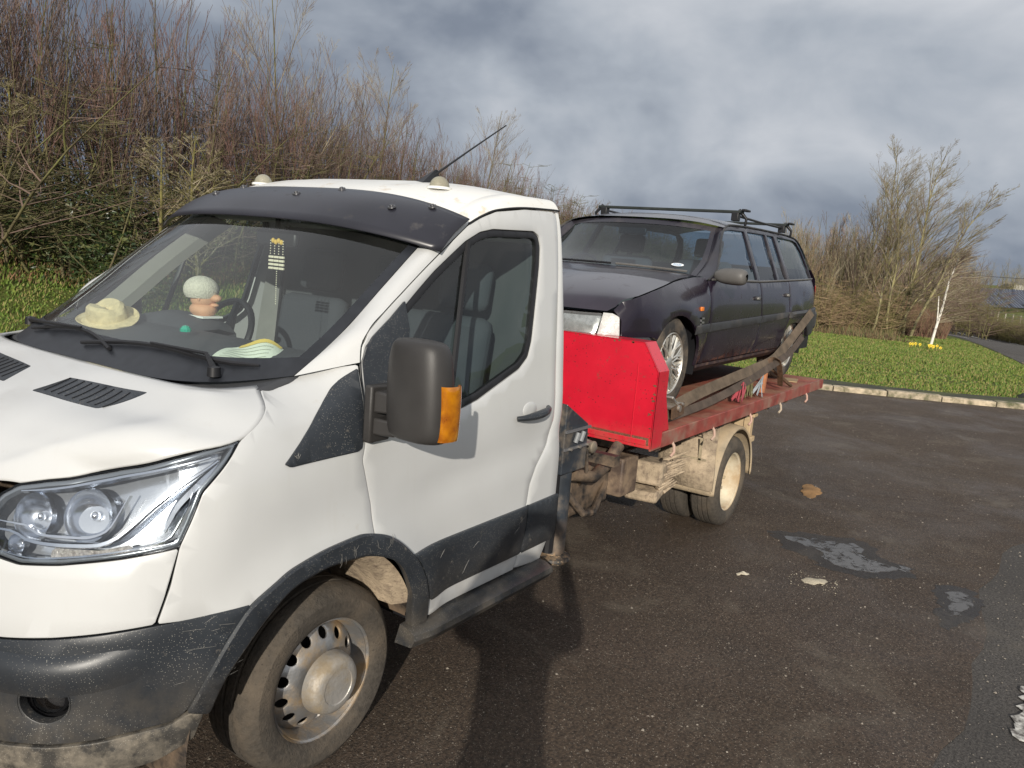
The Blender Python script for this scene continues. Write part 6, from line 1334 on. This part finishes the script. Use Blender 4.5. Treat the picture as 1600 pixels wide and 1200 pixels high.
# roadside hedge, dark, between road and solar farm
pos=[];sc=[]
for k in range(420):
    t_=rr.random(); u=1512+150*t_+rr.normal(0,4); dep=66-24*t_+rr.normal(0,.8); x,y=base_at(u,dep); pos.append((x,y)); sc.append(.5+.30*rr.random())
hedge2=leafy
scatter('roadside_hedge',tang,pos,sc,[BARK,OLI,TWIG,OLI],seed=27,label='low clipped hedge running beside the far road',lean_j=.3)

# ---- solar farm on the slope across the road
PAN=mat('solar_panel_blue',(.012,.018,.040),.35,spec=.5,var=.3,vscale=2); ALU=mat('panel_frame',(.35,.38,.42),.4,.5)
pan_dir=Vector((_r[0],_r[1],0)).normalized(); 
for k,dep in enumerate((112,122,132,142,152,162,172)):
    u0=1512+2*k; p0=np.array(base_at(u0,dep)); p1=np.array(base_at(1760,dep+18)); L0=np.linalg.norm(p1-p0); dr=(p1-p0)/L0; nn_=np.array([-dr[1],dr[0]])
    if nn_@np.array([_f[0],_f[1]])<0: nn_=-nn_
    lbs=['nearest','second','third','fourth','fifth','sixth','farthest']
    R=empty('solar_panel_row',(p0[0],p0[1],float(TZ(*p0))),lbs[k]+' row of dark blue solar panels on the slope beyond the road','solar panels','rows of solar panels')
    a=MB();fr=MB();n_=int(L0/3.3)
    for j in range(n_):
        q=p0+dr*3.3*j; z=float(TZ(*q))+.75; q2=q+dr*3.2; t=q+nn_*2.6; t2=q2+nn_*2.6
        b=MB().add([(*q,z),(*q2,z),(*t2,z+1.75),(*t,z+1.75),(*q,z-.04),(*q2,z-.04),(*t2,z+1.71),(*t,z+1.71)],[(0,1,2,3),(4,7,6,5),(0,4,5,1),(1,5,6,2),(2,6,7,3),(3,7,4,0)])
        if j<34: b.build('panel',PAN,R,smooth=False)
        m=(q+t)/2; fr.tube([(*m,z-1.0),(*m,z+.8)],.05,4)
        for w in (.25,.5,.75): fr.tube([(*(q+(t-q)*0+(q2-q)*w),z+.01),(*(t+(t2-t)*w),z+1.76)],.035,3)
    fr.build('panel_frame',ALU,R,smooth=False)
# deer fence in front of it
FW=mat('weathered_post',(.34,.31,.25),.85,var=.2)
FN=None
fps=[(1516,480,475),(1533,486,478),(1543,489,479),(1553,491,480),(1563,493.5,481.5),(1573,496,483),(1584,499,485),(1595.5,501.5,488),(1608,504,490),(1622,507,493),(1637,511,496)]
q0=base_at(1560,88); FE=empty('field_fence',(q0[0],q0[1],float(TZ(*q0))),'wire fence on pale wooden posts along the foot of the solar farm','fence')
pts=[]
for k in range(16):
    u=1505+9.8*k+.35*k*k*.5; dep=100-2.6*k; p=base_at(u,dep); z=float(TZ(*p)); pts.append((p[0],p[1],z))
    MB().tube([(p[0],p[1],z-.2),(p[0],p[1],z+1.45)],.07,6).build('fence_post',FW,FE,smooth=False)
b=MB()
for h in (.3,.7,1.1,1.4): b.tube([(x,y,z+h) for x,y,z in pts],.010,3)
b.build('fence_wire',mat('fence_wire_grey',(.3,.3,.3),.5,.5),FE,smooth=False)
# overhead cable and pole out on the far side
pa=atz(1330,400,95);pb=atz(1760,437,95); c=[pa+(pb-pa)*t-np.array([0,0,1.0*math.sin(PI*t)]) for t in np.linspace(0,1,24)]
PW=empty('overhead_cable',tuple(pb),'thin overhead cable sagging across the sky above the solar farm','cable')
MB().tube(c,.035,4).build('wire',BLACK,PW,smooth=False); MB().tube([tuple(pb+[0,0,.4]),tuple(pb+[0,0,-9])],.16,6).build('pole',FW,PW); MB().tube([tuple(pa+[0,0,.4]),tuple(pa+[0,0,-10])],.16,6).build('pole',FW,PW)
# farm roofs in the tree line
for k,(u,dep,w,lb) in enumerate(((1590,300,6,'small white walled farmhouse with grey roof far beyond the solar farm'),(1566,310,4,'tiny pale outbuilding left of the far farmhouse'))):
    x,y=base_at(u,dep); z=float(TZ(x,y))-1.0; H=empty('farmhouse',(x,y,z),lb,'house'); h=4.5-1.5*k
    MB().box(x-w/2,x+w/2,y-3,y+3,z-.3,z+h).build('wall',mat('render_white',(.42,.40,.36),.8),H,smooth=False)
    MB().prism([(x-w/2-.3,z+h),(x+w/2+.3,z+h),(x+w/2-1,z+h+2.2),(x-w/2+1,z+h+2.2)],y-3.3,y+3.3,'xz').build('roof',mat('slate_roof',(.12,.12,.14),.7),H,smooth=False)
    for j in range(2): MB().box(x-w/2-.05,x-w/2+.02,y-1.8+2.4*j,y-.8+2.4*j,z+1.2,z+2.4).build('window',mat('far_window',(.04,.05,.06),.2),H,smooth=False)
# ------------------------------------------------------------------ the photographer, whose shadow falls on the tarmac and the cab
def person():
    px_,py_=-2.30,-3.02; az=math.radians(32)
    root=empty('person',(px_,py_,0),'person in dark coat and jeans standing on the tarmac holding up a phone','person')
    F=Vector((math.cos(az),math.sin(az),0)); Lf=Vector((-math.sin(az),math.cos(az),0)); O=Vector((px_,py_,0))
    at_=lambda f,l,z:O+F*f+Lf*l+Vector((0,0,z))
    cp=Vector(CAM)
    J={'pel':(at_(0,0,1.0),.165),'bel':(at_(.01,0,1.12),.155),'che':(at_(.0,0,1.32),.175),'ups':(at_(-.01,0,1.47),.13),'nec':(at_(.0,0,1.565),.062),'he1':(at_(.03,0,1.64),.075),'he2':(at_(.035,0,1.72),.100),'he3':(at_(.02,0,1.80),.085)}
    ed=[('pel','bel'),('bel','che'),('che','ups'),('ups','nec'),('nec','he1'),('he1','he2'),('he2','he3')]
    for s,n in ((1,'l'),(-1,'r')):
        J['hip'+n]=(at_(0,s*.10,.93),.125);J['kne'+n]=(at_(.02,s*.125,.50),.082);J['ank'+n]=(at_(-.02,s*.14,.10),.058);J['toe'+n]=(at_(.17,s*.17,.045),.045);J['hee'+n]=(at_(-.06,s*.14,.045),.045)
        ed+=[('pel','hip'+n),('hip'+n,'kne'+n),('kne'+n,'ank'+n),('ank'+n,'toe'+n),('ank'+n,'hee'+n)]
        hand=cp-F*.055+Lf*(s*.085)+Vector((0,0,-.02))
        J['sho'+n]=(at_(-.01,s*.185,1.46),.085); J['elb'+n]=(at_(.20,s*.30,1.36),.058); J['wri'+n]=(hand-F*.05+Lf*(s*.05)-Vector((0,0,.06)),.036)
        J['pal'+n]=(hand,.030)
        ed+=[('ups','sho'+n),('sho'+n,'elb'+n),('elb'+n,'wri'+n),('wri'+n,'pal'+n)]
        for q in range(4):
            zf=.045-.026*q; a=hand+Vector((0,0,zf*.8))+F*.01; J['f%d'%q+n]=(a+F*.035-Lf*(s*.004),.0095); J['g%d'%q+n]=(a+F*.045-Lf*(s*.034),.0085)
            ed+=[('pal'+n,'f%d'%q+n),('f%d'%q+n,'g%d'%q+n)]
        J['th'+n]=(hand-F*.012-Lf*(s*.022)+Vector((0,0,-.02)),.011); J['tt'+n]=(hand-F*.004-Lf*(s*.05)+Vector((0,0,.0)),.009); ed+=[('pal'+n,'th'+n),('th'+n,'tt'+n)]
    ks=list(J); me=bpy.data.meshes.new('body'); me.from_pydata([J[k][0]-O for k in ks],[(ks.index(a),ks.index(b)) for a,b in ed],[])
    o=bpy.data.objects.new('body',me); COL.objects.link(o); o.parent=root
    sk=o.modifiers.new('skin','SKIN'); sk.use_smooth_shade=True
    for i,k in enumerate(ks):
        r=J[k][1]; v=me.skin_vertices[0].data[i]; v.radius=(r,r*(.72 if k in ('pel','bel','che','ups') else 1)); v.use_root=(k=='pel')
    sb=o.modifiers.new('sub','SUBSURF'); sb.levels=2; sb.render_levels=2
    dg=bpy.context.evaluated_depsgraph_get(); m2=bpy.data.meshes.new_from_object(o.evaluated_get(dg)); o.modifiers.clear(); o.data=m2
    m2.materials.clear()
    for m in (mat('dark_coat',(.03,.035,.045),.85),mat('jeans',(.03,.04,.08),.85),mat('skin',(.52,.32,.23),.5),mat('boots',(.03,.02,.015),.6)): m2.materials.append(m)
    hx=[(J['pal'+n][0]-O) for n in 'lr']
    for p in m2.polygons:
        c=p.center; p.use_smooth=True
        p.material_index=3 if c.z<.12 else 1 if c.z<.92 else 2 if c.z>1.57 and (c-Vector((0,0,c.z))).length<.2 else 2 if min((c-h).length for h in hx)<.085 else 0
    MB().sphere(tuple(at_(.0,0,1.76)),.112,20,12,-.1,(1,1,1)).build('hair',mat('hair_brown',(.04,.025,.015),.8),root)
    fc=MB()
    for s in (1,-1): fc.sphere(tuple(at_(.122,s*.033,1.725)),.013,10,6)
    fc.build('eyes',mat('eye',(.6,.6,.58),.2),root)
    MB().sphere(tuple(at_(.138,0,1.69)),.018,10,8,-1,(1,.8,1.4)).build('nose',mat('skin',(0,0,0)),root)
    MB().sphere(tuple(at_(.125,0,1.655)),.022,10,6,-1,(.5,1.2,.35)).build('mouth',mat('lips',(.4,.16,.13),.5),root)
    for s in (1,-1): MB().sphere(tuple(at_(.02,s*.108,1.71)),.028,10,6,-1,(.8,.35,1.3)).build('ear',mat('skin',(0,0,0)),root)
    MB().box(-.04,.20,-.05,.05,0,.06)
    # phone just behind the viewpoint
    ph=MB().box(-.004,.004,-.078,.078,-.037,.037); R=Matrix(((_f[0],_r[0],_u[0]),(_f[1],_r[1],_u[1]),(_f[2],_r[2],_u[2]))); c=cp-Vector(_f)*.03
    ph.v=[tuple(R@Vector(v)+c) for v in ph.v]; q=ph.build('phone',mat('phone_black',(.02,.02,.022),.2),None,smooth=False,bevel=.003); tag(q,'thin black phone held up in the photographer\'s two hands','phone')
person()
